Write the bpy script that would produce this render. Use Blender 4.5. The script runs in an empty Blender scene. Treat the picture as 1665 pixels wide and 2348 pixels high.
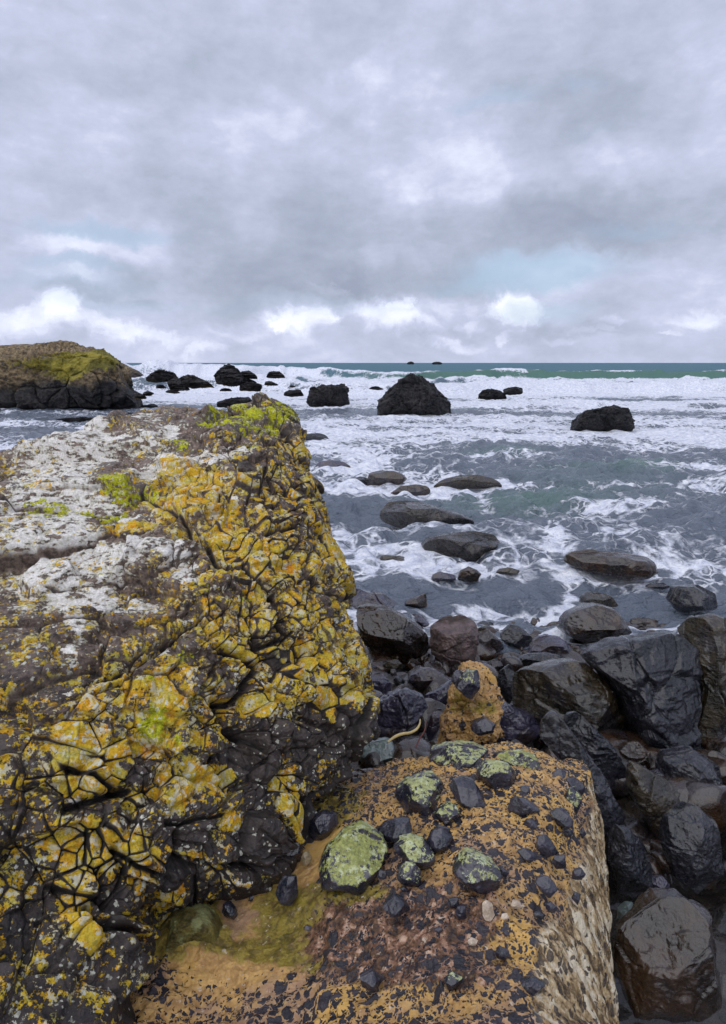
import bpy, math, random
import numpy as np
R = math.radians
sc = bpy.context.scene
col = sc.collection

# ------------------------------------------------------------------ camera
H = 3.2                      # eye height above the water, metres
F, CX, CY = 1543.0, 832.5, 1174.0
PITCH = R(12.5)
cd = bpy.data.cameras.new('camera'); cam = bpy.data.objects.new('camera', cd); col.objects.link(cam)
cam.location = (0, 0, H); cam.rotation_euler = (math.pi/2 - PITCH, 0, 0)
cd.sensor_fit = 'VERTICAL'; cd.sensor_height = 24.0; cd.lens = 24.0*F/2348.0
cd.clip_start = 0.05; cd.clip_end = 60000
sc.camera = cam
FW = np.array([0, math.cos(PITCH), -math.sin(PITCH)]); UP = np.array([0, math.sin(PITCH), math.cos(PITCH)])
RT = np.array([1.0, 0, 0]); CAM = np.array([0, 0, H])

def ray(px, py):
    px = np.asarray(px, float); py = np.asarray(py, float)
    return FW + ((px-CX)/F)[..., None]*RT + (-(py-CY)/F)[..., None]*UP
def at(px, py, d):
    return CAM + ray(px, py)*np.asarray(d, float)[..., None]
def atz(px, py, z):
    r = ray(px, py); return CAM + r*((z-H)/r[..., 2])[..., None]
def proj(P):
    q = P - CAM; d = np.maximum(q @ FW, 1e-3)
    return CX + F*(q @ RT)/d, CY - F*(q @ UP)/d, d

# ------------------------------------------------------------------ colour management, render
sc.view_settings.view_transform = 'Standard'; sc.view_settings.look = 'None'
sc.view_settings.gamma = 1.0; sc.view_settings.use_curve_mapping = False
sc.view_settings.exposure = 0.60
sc.render.engine = 'CYCLES'
sc.cycles.use_denoising = True
sc.cycles.denoiser = 'OPENIMAGEDENOISE'
sc.cycles.denoising_prefilter = 'ACCURATE'
sc.cycles.max_bounces = 5; sc.cycles.diffuse_bounces = 3; sc.cycles.glossy_bounces = 3
sc.cycles.use_adaptive_sampling = True; sc.cycles.adaptive_threshold = 0.02

# ------------------------------------------------------------------ node helpers
class NT:
    def __init__(s, tree): s.t = tree; s.n = tree.nodes; s.l = tree.links
    def node(s, ty, **kw):
        n = s.n.new(ty)
        for k, v in kw.items(): setattr(n, k, v)
        return n
    def put(s, sock, v):
        if isinstance(v, bpy.types.NodeSocket): s.l.new(v, sock)
        elif v is not None: sock.default_value = v
    def m(s, op, a, b=None, c=None, clamp=False):
        n = s.node('ShaderNodeMath', operation=op, use_clamp=clamp)
        s.put(n.inputs[0], a); s.put(n.inputs[1], b); s.put(n.inputs[2], c); return n.outputs[0]
    def vm(s, op, a, b=None, out=0):
        n = s.node('ShaderNodeVectorMath', operation=op)
        s.put(n.inputs[0], a)
        if op == 'SCALE': s.put(n.inputs['Scale'], b)
        else: s.put(n.inputs[1], b)
        return n.outputs['Value'] if op in ('LENGTH', 'DOT_PRODUCT', 'DISTANCE') else n.outputs[0]
    def mr(s, v, a, b, c=0.0, d=1.0, smooth=True):
        n = s.node('ShaderNodeMapRange', interpolation_type='SMOOTHSTEP' if smooth else 'LINEAR')
        for i, x in enumerate((v, a, b, c, d)): s.put(n.inputs[i], x)
        return n.outputs[0]
    def mix(s, f, a, b, bt='MIX'):
        n = s.node('ShaderNodeMix', data_type='RGBA', blend_type=bt)
        s.put(n.inputs[0], f); s.put(n.inputs[6], c4(a)); s.put(n.inputs[7], c4(b)); return n.outputs[2]
    def noise(s, vec, scale, detail=4, rough=.55, dist=0.0, out=0):
        n = s.node('ShaderNodeTexNoise'); s.put(n.inputs['Vector'], vec)
        n.inputs['Scale'].default_value = scale; n.inputs['Detail'].default_value = detail
        n.inputs['Roughness'].default_value = rough; n.inputs['Distortion'].default_value = dist
        return n.outputs[out]
    def vor(s, vec, scale, feature='F1', rnd=1.0):
        n = s.node('ShaderNodeTexVoronoi', feature=feature); s.put(n.inputs['Vector'], vec)
        n.inputs['Scale'].default_value = scale; n.inputs['Randomness'].default_value = rnd
        return n
    def ramp(s, v, stops):
        n = s.node('ShaderNodeValToRGB'); s.put(n.inputs[0], v); e = n.color_ramp.elements
        while len(e) < len(stops): e.new(0.5)
        for i, (p, c) in enumerate(stops): e[i].position = p; e[i].color = c4(c)
        return n.outputs[0]
    def attr(s, name): return s.node('ShaderNodeAttribute', attribute_name=name).outputs['Fac']
    def pos(s): return s.node('ShaderNodeNewGeometry').outputs['Position']
    def obj(s): return s.node('ShaderNodeTexCoord').outputs['Object']
    def bump(s, h, strength, dist, normal=None):
        n = s.node('ShaderNodeBump'); s.put(n.inputs['Strength'], strength); s.put(n.inputs['Distance'], dist)
        s.put(n.inputs['Height'], h)
        if normal is not None: s.put(n.inputs['Normal'], normal)
        return n.outputs[0]
def c4(c):
    if isinstance(c, (tuple, list)) and len(c) == 3: return (*c, 1.0)
    return c
def new_mat(name):
    m = bpy.data.materials.new(name); m.use_nodes = True
    t = NT(m.node_tree); b = m.node_tree.nodes['Principled BSDF']
    return m, t, b

# ------------------------------------------------------------------ world: physical sky with cloud layers
SUN_EL, SUN_AZ = R(48), R(215)      # azimuth clockwise from +Y: behind the camera, to its left
w = bpy.data.worlds.new('World'); sc.world = w; w.use_nodes = True
t = NT(w.node_tree); bg = w.node_tree.nodes['Background']; bg.inputs['Strength'].default_value = 0.10
sky = t.node('ShaderNodeTexSky', sky_type='NISHITA', sun_disc=False)
sky.sun_elevation = SUN_EL; sky.sun_rotation = SUN_AZ; sky.air_density = 1.0; sky.dust_density = 2.0
g = t.node('ShaderNodeTexCoord').outputs['Generated']
sp = t.node('ShaderNodeSeparateXYZ'); t.l.new(g, sp.inputs[0])
az = t.m('ARCTAN2', sp.outputs[0], sp.outputs[1]); el = t.m('ARCSINE', sp.outputs[2])
cb = t.node('ShaderNodeCombineXYZ'); t.l.new(az, cb.inputs[0]); t.l.new(el, cb.inputs[1])
P0 = cb.outputs[0]
def warp(vec, scale, amt, detail=3):
    nz = t.noise(vec, scale, detail, .62, out=1)
    return t.vm('ADD', vec, t.vm('MULTIPLY', t.vm('SUBTRACT', nz, (.5, .5, .5)), (amt, amt*.6, 0)))
P1 = warp(warp(P0, 5, .10), 17, .085, 6)
P2 = warp(warp(P1, 45, .034, 5), 120, .014, 4)
def azel(px, py):
    d = ray(px, py); d = d/np.linalg.norm(d); return math.atan2(d[0], d[1]), math.asin(d[2])
def blob(vec, px, py, rx, ry, hard=0.0):
    a, e = azel(px, py)
    v = t.vm('MULTIPLY', t.vm('SUBTRACT', vec, (a, e, 0)), (F/rx, F/ry, 0))
    return t.mr(t.vm('LENGTH', v), hard, 1.0, 1.0, 0.0)
def field(vec, lst, base=0.0):
    acc = base
    for (px, py, rx, ry, amp, *h) in lst:
        acc = t.m('MULTIPLY_ADD', blob(vec, px, py, rx, ry, h[0] if h else 0.22), amp*1.05 if amp < 0 else amp, acc)
    return acc
DARK = [(620, 560, 420, 150, -.20), (600, 650, 340, 75, -.20), (900, 640, 300, 70, -.22), (1250, 520, 380, 90, -.26),
        (1430, 500, 300, 120, -.14), (560, 712, 110, 40, -.22), (205, 672, 110, 28, -.22), (340, 694, 70, 18, -.18),
        (300, 625, 80, 45, -.16), (420, 400, 170, 120, -.13), (760, 480, 260, 80, -.10), (1320, 240, 420, 110, -.16),
        (1430, 700, 170, 60, -.10), (1420, 755, 110, 28, -.14), (1180, 665, 90, 26, -.14), (380, 220, 240, 60, -.08),
        (950, 760, 120, 22, -.14), (1200, 770, 260, 24, -.10), (700, 240, 180, 60, -.05), (170, 440, 200, 60, -.09),
        (1100, 100, 700, 120, -.08)]
LITE = [(370, 545, 60, 60, .16), (690, 625, 110, 38, .22), (880, 200, 240, 60, .13), (470, 330, 130, 130, .12),
        (1060, 305, 120, 90, .13), (1400, 340, 120, 70, .14), (1080, 400, 200, 90, .10), (620, 260, 110, 60, .08),
        (190, 560, 200, 32, .16), (220, 632, 150, 24, .14), (600, 500, 90, 80, .09), (820, 600, 130, 50, .08),
        (190, 330, 160, 100, .06), (1300, 600, 300, 30, .12), (940, 430, 120, 60, .07), (230, 230, 160, 50, .05)]
CUM = [(180, 725, 62, 48, .30, .1), (285, 760, 100, 36, .26, .1), (150, 700, 60, 34, .2), (690, 733, 110, 36, .32, .1),
       (880, 720, 110, 50, .34, .1), (945, 745, 85, 38, .26, .1), (1000, 690, 70, 46, .22, .1), (1175, 700, 85, 60, .42, .25),
       (1110, 705, 70, 42, .24, .1), (1030, 790, 90, 22, .24, .1), (1155, 775, 30, 18, .2), (1530, 765, 30, 10, .15), (60, 740, 120, 40, .3, .1),
       (820, 700, 60, 30, .18), (250, 735, 34, 26, .2, .2), (400, 770, 60, 18, .14, .2), (560, 765, 70, 16, .12, .2), (640, 745, 30, 20, .2, .2), (760, 725, 34, 24, .2, .2), (905, 690, 30, 24, .22, .2), (1070, 745, 40, 18, .16, .2), (1210, 735, 40, 26, .16, .2), (1290, 790, 60, 12, .12, .2), (1420, 735, 40, 14, .14, .2), (470, 800, 90, 12, .1, .2), (1600, 720, 60, 30, .2, .2), (740, 660, 60, 16, .16, .2), (1380, 762, 80, 14, .14)]
GAP = [(230, 530, 220, 26, .8), (180, 600, 160, 22, .65), (1240, 610, 240, 44, 1.0), (1180, 645, 260, 34, .8), (1240, 715, 170, 40, .6),
       (170, 645, 240, 40, .4), (1450, 530, 160, 22, .4), (720, 700, 400, 30, .25), (250, 700, 200, 24, .4), (1330, 190, 80, 14, .3), (1120, 220, 120, 22, .4)]
val = field(P1, DARK + LITE, .58); val = t.m('MULTIPLY_ADD', field(P2, CUM), 1.08, val)
P3 = warp(P0, 14, .020, 3)
nz1 = t.m('SUBTRACT', t.noise(t.vm('MULTIPLY', P3, (1, 1.6, 1)), 8, 9, .58), .5)
nz2 = t.m('SUBTRACT', t.noise(t.vm('MULTIPLY', P3, (1, 1.9, 1)), 30, 7, .62), .5)
pf = t.m('ADD', t.m('MULTIPLY', t.vor(t.vm('MULTIPLY', P2, (1, 1.5, 1)), 7).outputs['Distance'], .5), t.m('MULTIPLY', t.vor(t.vm('MULTIPLY', P2, (1, 1.7, 1)), 17).outputs['Distance'], .28))
val = t.m('MULTIPLY_ADD', t.m('SUBTRACT', .34, pf), .42, val)
val = t.m('MULTIPLY_ADD', nz1, .50, val); val = t.m('MULTIPLY_ADD', nz2, .32, val)
cloud = t.ramp(val, [(.08, (2.3, 2.6, 3.4)), (.34, (2.95, 3.3, 4.2)), (.60, (3.9, 4.2, 5.45)), (.80, (5.3, 5.6, 6.8)), (1.0, (6.7, 7.0, 7.5))])
nsky = t.vm('MULTIPLY', sky.outputs[0], (1.0, 1.0, 1.0))
gap = t.m('ADD', field(P1, GAP), t.m('MULTIPLY', t.mr(nz1, -.30, -.12, 1, 0), .3), clamp=True)
blue = t.mix(.8, nsky, (2.7, 3.75, 5.0))
colr = t.mix(t.m('MULTIPLY', gap, .72), cloud, blue)
t.l.new(colr, bg.inputs['Color'])

sd = bpy.data.lights.new('sun', 'SUN'); sun = bpy.data.objects.new('sun', sd); col.objects.link(sun)
sd.energy = 1.5; sd.angle = R(105); sd.color = (1.0, .975, .93)
sun.rotation_euler = (math.pi/2 - SUN_EL, 0, -SUN_AZ + math.pi)

# ------------------------------------------------------------------ numeric helpers
def _h(ix, iy, iz, s):
    h = (ix.astype(np.uint32)*np.uint32(374761393) + iy.astype(np.uint32)*np.uint32(668265263)
         + iz.astype(np.uint32)*np.uint32(2147483647) + np.uint32(s*97531 + 1013))
    h = (h ^ (h >> np.uint32(13)))*np.uint32(1274126177); h = h ^ (h >> np.uint32(16))
    h = h*np.uint32(2246822519); h = h ^ (h >> np.uint32(15))
    return (h & np.uint32(0xffff)).astype(np.float32)/65535.0
def vnoise(P, scale, seed=0):
    Q = P*scale; I = np.floor(Q); f = (Q-I).astype(np.float32); I = I.astype(np.int64)
    f = f*f*f*(f*(f*6-15)+10)
    out = 0
    for dx in (0, 1):
        wx = f[:, 0] if dx else 1-f[:, 0]
        for dy in (0, 1):
            wy = f[:, 1] if dy else 1-f[:, 1]
            for dz in (0, 1):
                wz = f[:, 2] if dz else 1-f[:, 2]
                out = out + wx*wy*wz*_h(I[:, 0]+dx, I[:, 1]+dy, I[:, 2]+dz, seed)
    return out*2-1
def fbm(P, scale, octv=4, seed=0, gain=.5, ridged=False):
    a, s, o = 1.0, scale, 0
    for k in range(octv):
        n = vnoise(P, s, seed+k*7)
        if ridged: n = 1-2*np.abs(n)
        o = o + a*n; a *= gain; s *= 2.03
    return o
def two_nearest(P, S):
    i1 = np.empty(len(P), np.int32); d1 = np.empty(len(P), np.float32); d2 = np.empty(len(P), np.float32); i2 = np.empty(len(P), np.int32)
    S = S.astype(np.float32); ss = (S**2).sum(1)
    for a in range(0, len(P), 60000):
        p = P[a:a+60000].astype(np.float32)
        D = (p**2).sum(1)[:, None] + ss - 2*p @ S.T
        k = D.argmin(1); r = np.arange(len(p)); i1[a:a+60000] = k; d1[a:a+60000] = D[r, k]
        D[r, k] = 1e9; k = D.argmin(1); i2[a:a+60000] = k; d2[a:a+60000] = D[r, k]
    return i1, np.sqrt(np.maximum(d1, 0)), i2, np.sqrt(np.maximum(d2, 0))
def sstep(x, a, b):
    q = np.clip((x-a)/(b-a), 0, 1); return q*q*(3-2*q)
def grid_faces(nr, nc, wrap=False):
    i = np.arange(nr-1)[:, None]; j = np.arange(nc if wrap else nc-1)[None, :]; j2 = (j+1) % nc
    return np.stack([i*nc+j, i*nc+j2, (i+1)*nc+j2, (i+1)*nc+j], -1).reshape(-1, 4)
def mk(name, V, Fq, mat, parent=None, attrs=None, smooth=True, origin=None):
    me = bpy.data.meshes.new(name)
    V = np.asarray(V, np.float64)
    if origin is None: origin = np.array([0, 0, 0.0])
    V = V - origin
    Fq = np.asarray(Fq, np.int32); n = Fq.shape[1]
    me.vertices.add(len(V)); me.vertices.foreach_set('co', V.astype(np.float32).ravel())
    me.loops.add(Fq.size); me.loops.foreach_set('vertex_index', Fq.ravel())
    me.polygons.add(len(Fq)); me.polygons.foreach_set('loop_start', np.arange(0, Fq.size, n, dtype=np.int32))
    me.update(calc_edges=True)
    if smooth: me.polygons.foreach_set('use_smooth', np.ones(len(Fq), bool))
    for k, v in (attrs or {}).items():
        a = me.attributes.new(k, 'FLOAT', 'POINT'); a.data.foreach_set('value', np.asarray(v, np.float32))
    me.materials.append(mat); me.validate()
    o = bpy.data.objects.new(name, me); col.objects.link(o)
    if parent is not None:
        o.parent = parent; o.location = np.asarray(origin) - np.array(parent.location)
    else: o.location = origin
    return o
def tag(o, label, cat, group=None):
    o['label'] = label; o['category'] = cat
    if group: o['group'] = group
    return o
def normals(G):
    du = np.gradient(G, axis=1); dv = np.gradient(G, axis=0)
    n = np.cross(du, dv); return n/np.maximum(np.linalg.norm(n, axis=2, keepdims=True), 1e-9)
def blobs(px, py, lst):
    a = np.zeros_like(px)
    for (x, y, rx, ry, v) in lst:
        a += v*np.exp(-((px-x)/rx)**2-((py-y)/ry)**2)
    return a
def Z(ox, oy, s):       # coordinates read off an enlarged piece of the photograph
    return lambda pts: [(ox+p[0]*s, oy+p[1]*s, *p[2:]) for p in pts]
ZA = Z(700, 950, .505); ZB = Z(750, 1350, .4741); ZC = Z(150, 770, .431); ZD = Z(820, 770, .431)
ZE = Z(150, 1750, .431); ZF = Z(780, 1650, .4557); ZG = Z(150, 900, .431); ZH = Z(150, 1350, .431)

# ------------------------------------------------------------------ materials
def mat_wet(name, dark, light, rough=(.12, .42), scale=6.0, bumpd=.02, tint=None, strata=0.0, spec=.38, coat=.6):
    m, t, b = new_mat(name); p = t.pos()
    n1 = t.noise(p, scale, 6, .6); n2 = t.noise(p, scale*5, 5, .65)
    st = t.vm('MULTIPLY', p, (1, 1, 5)); n3 = t.noise(st, scale*3, 5, .6)
    f = t.mr(t.m('ADD', t.m('MULTIPLY', n1, .65), t.m('MULTIPLY', n2, .35)), .38, .64)
    c = t.mix(f, dark, light)
    if tint: c = t.mix(t.m('MULTIPLY', t.mr(t.noise(p, scale*.6, 4, .6), .5, .62), .8), c, tint)
    t.l.new(c, b.inputs['Base Color'])
    t.l.new(t.mr(n2, .35, .65, rough[0], rough[1]), b.inputs['Roughness'])
    b.inputs['Specular IOR Level'].default_value = spec
    b.inputs['Coat Weight'].default_value = coat; b.inputs['Coat Roughness'].default_value = .07; b.inputs['Coat IOR'].default_value = 1.55
    pit = t.vor(p, scale*9).outputs['Distance']
    h = t.m('ADD', t.m('ADD', n1, t.m('MULTIPLY', n2, .35)), t.m('MULTIPLY', pit, .10))
    h = t.m('ADD', h, t.m('MULTIPLY', n3, strata))
    t.l.new(t.bump(h, 1.0, bumpd), b.inputs['Normal'])
    return m
M = {}
M['black'] = mat_wet('wet_black_basalt', (.004, .005, .009), (.020, .020, .029), (.16, .42), 6, .045, None, 0, .35, .6)
M['brown'] = mat_wet('wet_brown_rock', (.007, .004, .003), (.042, .022, .011), (.12, .40), 5, .028, (.026, .022, .026))
M['olive'] = mat_wet('wet_olive_rock', (.007, .006, .004), (.042, .029, .013), (.12, .40), 5, .028, (.018, .016, .022), .5)
M['violet'] = mat_wet('wet_violet_rock', (.014, .014, .030), (.052, .046, .078), (.20, .45), 5, .026, (.040, .026, .022))
M['pink'] = mat_wet('pitted_pinkish_rock', (.045, .028, .030), (.15, .10, .095), (.38, .65), 12, .02, (.07, .05, .045), 0, .5, .15)
M['grey'] = mat_wet('wet_grey_green_stone', (.10, .13, .13), (.20, .25, .24), (.30, .5), 4, .008, (.17, .2, .21))
M['crag'] = mat_wet('dark_sea_crag', (.006, .007, .010), (.048, .045, .048), (.30, .65), 1.6, .34, None, .6, .35, 0.0)
M['flat'] = mat_wet('dark_layered_rock', (.006, .006, .008), (.030, .024, .022), (.10, .36), 4, .045, (.03, .022, .018), 1.2)

def lichen_rock():
    m, t, b = new_mat('lichened_basalt'); p = t.pos()
    W, O, G, K, D = (t.attr(a) for a in ('white', 'orange', 'green', 'crack', 'dry'))
    n1 = t.noise(p, 7, 6, .6); n2 = t.noise(p, 38, 6, .68); n3 = t.noise(p, 110, 4, .7); n0 = t.noise(p, 2.5, 3, .5)
    dark = t.mix(t.mr(n1, .4, .62), (.009, .009, .012), (.034, .029, .030))
    dry = t.mix(t.mr(n2, .35, .65), (.070, .048, .038), (.24, .175, .14))
    dry = t.mix(t.mr(n1, .55, .66), dry, (.12, .105, .10))
    c = t.mix(t.m('MULTIPLY', D, t.mr(t.m('MULTIPLY_ADD', n2, .5, n1), .52, .78, .45, 1.0)), dark, dry)
    # slanted streaky coordinates for the pale crusts
    sv = t.vm('MULTIPLY', p, (.9, 1.5, 3.2))
    a1 = t.noise(sv, 13, 7, .62); a2 = t.noise(p, 48, 6, .7)
    wv = t.m('MULTIPLY_ADD', a2, .42, t.m('MULTIPLY', a1, .62))
    wm = t.mr(t.m('ADD', wv, t.m('MULTIPLY', W, .36)), .675, .70)
    edge = t.mr(t.m('ADD', wv, t.m('MULTIPLY', W, .36)), .69, .76)
    wc = t.mix(t.mr(n3, .35, .65), (.50, .48, .46), (.76, .74, .72))
    wc = t.mix(edge, (.50, .48, .40), wc)
    # small round pale spots
    vs = t.vor(t.vm('ADD', p, t.vm('SCALE', t.noise(p, 70, 5, .7, out=1), .030)), 46)
    sc_ = t.node('ShaderNodeSeparateColor'); t.l.new(vs.outputs['Color'], sc_.inputs[0])
    spot = t.m('MULTIPLY', t.mr(vs.outputs['Distance'], .30, .36, 1, 0), t.mr(t.m('SUBTRACT', sc_.outputs[0], t.m('MULTIPLY', t.m('ADD', O, W), .28)), .30, .32, 1, 0))
    spot = t.m('MULTIPLY', spot, t.mr(n1, .46, .54))
    vs2 = t.vor(t.vm('ADD', p, t.vm('SCALE', t.noise(p, 140, 3, .7, out=1), .012)), 85); sc2 = t.node('ShaderNodeSeparateColor'); t.l.new(vs2.outputs['Color'], sc2.inputs[0])
    spot2 = t.m('MULTIPLY', t.mr(vs2.outputs['Distance'], .26, .34, 1, 0), t.mr(sc2.outputs[1], .10, .12, 1, 0))
    # orange crusts
    b1 = t.noise(p, 10, 3, .55); b2 = t.noise(t.vm('ADD', p, (3, 7, 1)), 44, 6, .72)
    ov = t.m('MULTIPLY_ADD', b2, .62, t.m('MULTIPLY', b1, .42))
    om = t.mr(t.m('ADD', ov, t.m('MULTIPLY', O, .34)), .722, .742)
    oc = t.ramp(t.noise(t.vm('ADD', p, (1, 2, 5)), 16, 5, .7), [(.30, (.64, .25, .012)), (.42, (.64, .36, .016)), (.54, (.60, .43, .03)), (.68, (.50, .46, .13))])
    oc = t.mix(t.mr(n3, .35, .62), t.vm('SCALE', oc, .62), oc)
    oc = t.vm('SCALE', oc, .93)
    pale = t.mr(t.noise(t.vm('ADD', p, (9, 2, 5)), 30, 6, .7), .54, .565)
    oc = t.mix(t.m('MULTIPLY', pale, .8), oc, (.52, .50, .38))
    # yellow green
    g2 = t.noise(t.vm('ADD', p, (13, 1, 4)), 34, 6, .72)
    gm = t.mr(t.m('ADD', t.m('MULTIPLY_ADD', g2, .62, t.m('MULTIPLY', b1, .3)), t.m('MULTIPLY', G, .42)), .715, .74)
    gc = t.mix(t.mr(n3, .35, .65), (.20, .21, .008), (.46, .47, .015))
    kc = t.mr(K, .25, .6, 1, 0)
    c = t.mix(t.m('MULTIPLY', wm, kc), c, wc)
    c = t.mix(t.m('MULTIPLY', om, kc), c, oc)
    c = t.mix(t.m('MULTIPLY', gm, t.mr(K, .4, .9, 1, 0)), c, gc)
    c = t.mix(t.m('MULTIPLY', t.m('MAXIMUM', spot, t.m('MULTIPLY', spot2, .9)), kc), c, (.50, .50, .42))
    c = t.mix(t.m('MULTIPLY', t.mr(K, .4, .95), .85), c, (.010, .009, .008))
    t.l.new(c, b.inputs['Base Color'])
    lich = t.m('MAXIMUM', t.m('MAXIMUM', wm, om), gm)
    t.l.new(t.mr(lich, 0, 1, .48, .85), b.inputs['Roughness'])
    b.inputs['Specular IOR Level'].default_value = .35
    h = t.m('ADD', t.m('MULTIPLY', n2, .9), t.m('MULTIPLY', n3, .35))
    h = t.m('ADD', h, t.m('MULTIPLY', lich, .22)); h = t.m('ADD', h, t.m('MULTIPLY', n1, .7))
    t.l.new(t.bump(h, 1.0, .011), b.inputs['Normal'])
    return m
M['lichen'] = lichen_rock()

def conglomerate():
    m, t, b = new_mat('sandy_conglomerate'); p = t.pos()
    A, S, B, U = (t.attr(a) for a in ('algae', 'streak', 'bare', 'rust'))
    n1 = t.noise(p, 5, 5, .6); n2 = t.noise(p, 28, 6, .68); n3 = t.noise(p, 130, 3, .7)
    c = t.mix(t.mr(n2, .35, .65), (.33, .18, .060), (.62, .38, .13))
    c = t.mix(t.m('MULTIPLY', t.mr(n1, .50, .60), .6), c, (.30, .185, .14))
    nb = t.noise(t.vm('ADD', p, (4, 4, 4)), 3.2, 5, .65); c = t.mix(t.m('MULTIPLY', t.mr(nb, .5, .62), .8), c, (.60, .36, .085))
    nd = t.noise(t.vm('ADD', p, (8, 1, 4)), 4.5, 6, .7); c = t.mix(t.m('MULTIPLY', t.mr(nd, .57, .66), .5), c, (.10, .060, .035))
    c = t.mix(t.m('MULTIPLY', t.mr(n3, .5, .7), .5), c, (.42, .31, .18))
    rc = t.ramp(t.noise(p, 26, 6, .72), [(.36, (.020, .012, .012)), (.46, (.09, .045, .022)), (.54, (.24, .12, .07)), (.62, (.50, .34, .24))])
    c = t.mix(t.mr(t.m('MULTIPLY_ADD', U, .42, n2), .68, .82), c, rc)
    dp = t.vm('ADD', p, t.vm('SCALE', t.vm('SUBTRACT', t.noise(p, 22, 3, .6, out=1), (.5, .5, .5)), .05))
    def chips(scale, dens, gap):
        e = t.vor(dp, scale, 'DISTANCE_TO_EDGE').outputs['Distance']; v = t.vor(dp, scale)
        s = t.node('ShaderNodeSeparateColor'); t.l.new(v.outputs['Color'], s.inputs[0])
        g_ = t.m('MULTIPLY_ADD', s.outputs[2], .10, gap)
        thr = t.m('SUBTRACT', dens, t.m('MULTIPLY', B, .8))
        return t.m('MULTIPLY', t.m('GREATER_THAN', e, g_), t.m('GREATER_THAN', thr, s.outputs[0])), s.outputs[1]
    k1, r1 = chips(24, t.mr(n1, .40, .60, .24, .62), .08); k2, r2 = chips(52, t.mr(n1, .38, .6, .24, .52), .08)
    k3, r3 = chips(105, .40, .07)
    ch = t.m('MAXIMUM', t.m('MAXIMUM', k1, k2), k3)
    cc = t.mix(r1, (.012, .012, .020), (.045, .038, .048))
    alg = t.mr(t.m('ADD', t.m('MULTIPLY', n1, .5), t.m('MULTIPLY_ADD', n2, .8, t.m('MULTIPLY', A, .36))), .80, .98)
    gc = t.mix(t.mr(n2, .4, .6), (.075, .060, .006), (.27, .21, .025))
    c = t.mix(t.m('MULTIPLY', alg, .88), c, gc)
    white = t.m('MULTIPLY', t.m('GREATER_THAN', t.noise(dp, 40, 4, .6), .655), .75)
    c = t.mix(white, c, (.55, .46, .36))
    c = t.mix(ch, c, cc)
    sv = t.vm('MULTIPLY', dp, (5, 5, .8)); s1 = t.noise(sv, 4.5, 4, .6)
    stc = t.ramp(s1, [(.34, (.035, .025, .016)), (.43, (.20, .13, .055)), (.50, (.52, .38, .20)), (.58, (.74, .65, .48))])
    k4, r4 = chips(40, .34, .08)
    stc = t.mix(t.m('MULTIPLY', k4, .9), stc, (.03, .024, .024))
    c = t.mix(t.m('MULTIPLY', t.mr(t.m('MULTIPLY_ADD', n1, 1.1, S), .85, 1.25), .95), c, stc)
    t.l.new(c, b.inputs['Base Color'])
    t.l.new(t.mr(ch, 0, 1, .42, .22), b.inputs['Roughness'])
    h = t.m('ADD', t.m('MULTIPLY', n2, 1.2), t.m('MULTIPLY', n3, .3)); h = t.m('ADD', h, t.m('MULTIPLY', ch, .35))
    h = t.m('ADD', h, t.m('MULTIPLY', t.m('MULTIPLY', s1, S), .35))
    t.l.new(t.bump(h, 1.0, .013), b.inputs['Normal'])
    return m
M['cong'] = conglomerate()

def cobble_mat(name, lich, lc=(.36, .38, .15)):
    m, t, b = new_mat(name); p = t.pos()
    n1 = t.noise(p, 14, 5, .6); n2 = t.noise(p, 60, 5, .65)
    b.inputs['Coat Weight'].default_value = .35; b.inputs['Coat Roughness'].default_value = .12
    c = t.mix(t.mr(n1, .4, .62), (.008, .010, .020), (.034, .032, .048))
    c = t.mix(t.m('MULTIPLY', t.mr(n2, .55, .7), .5), c, (.07, .06, .07))
    lm = None
    if lich:
        geo = t.node('ShaderNodeNewGeometry'); s = t.node('ShaderNodeSeparateXYZ'); t.l.new(geo.outputs['Normal'], s.inputs[0])
        v = t.m('ADD', t.m('MULTIPLY_ADD', t.noise(p, 52, 6, .75), 1.0, t.m('MULTIPLY', t.noise(p, 16, 3, .6), .5)), t.m('MULTIPLY_ADD', s.outputs[2], .26, -.33))
        lm = t.mr(t.m('ADD', v, lich), .72, .735)
        l = t.mix(t.mr(t.noise(p, 90, 4, .7), .4, .6), tuple(x*.55 for x in lc), lc)
        l = t.mix(t.mr(t.noise(p, 30, 4, .7), .52, .60), l, (.38, .42, .24))
        c = t.mix(lm, c, l)
    t.l.new(c, b.inputs['Base Color'])
    r = t.mr(n2, .35, .65, .12, .36)
    if lm is not None: r = t.mix(lm, r, (.8, .8, .8))
    t.l.new(r, b.inputs['Roughness'])
    t.l.new(t.bump(t.m('ADD', n1, t.m('MULTIPLY', n2, .4)), 1.0, .008), b.inputs['Normal'])
    return m
M['cobble'] = cobble_mat('dark_embedded_cobble', 0)
M['cobble_l'] = cobble_mat('lichened_embedded_cobble', .09)
M['cobble_g'] = cobble_mat('green_crusted_cobble', .15, (.27, .29, .075))
M['algal'] = mat_wet('algae_coated_stone', (.040, .032, .008), (.16, .13, .03), (.5, .8), 18, .02, (.22, .23, .10), 0, .3, 0.0)
M['tan'] = mat_wet('tan_stone', (.14, .11, .06), (.30, .24, .15), (.35, .6), 20, .008)
M['shell'] = mat_wet('pale_shelly_stone', (.35, .27, .20), (.62, .52, .42), (.4, .6), 40, .01)

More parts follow.
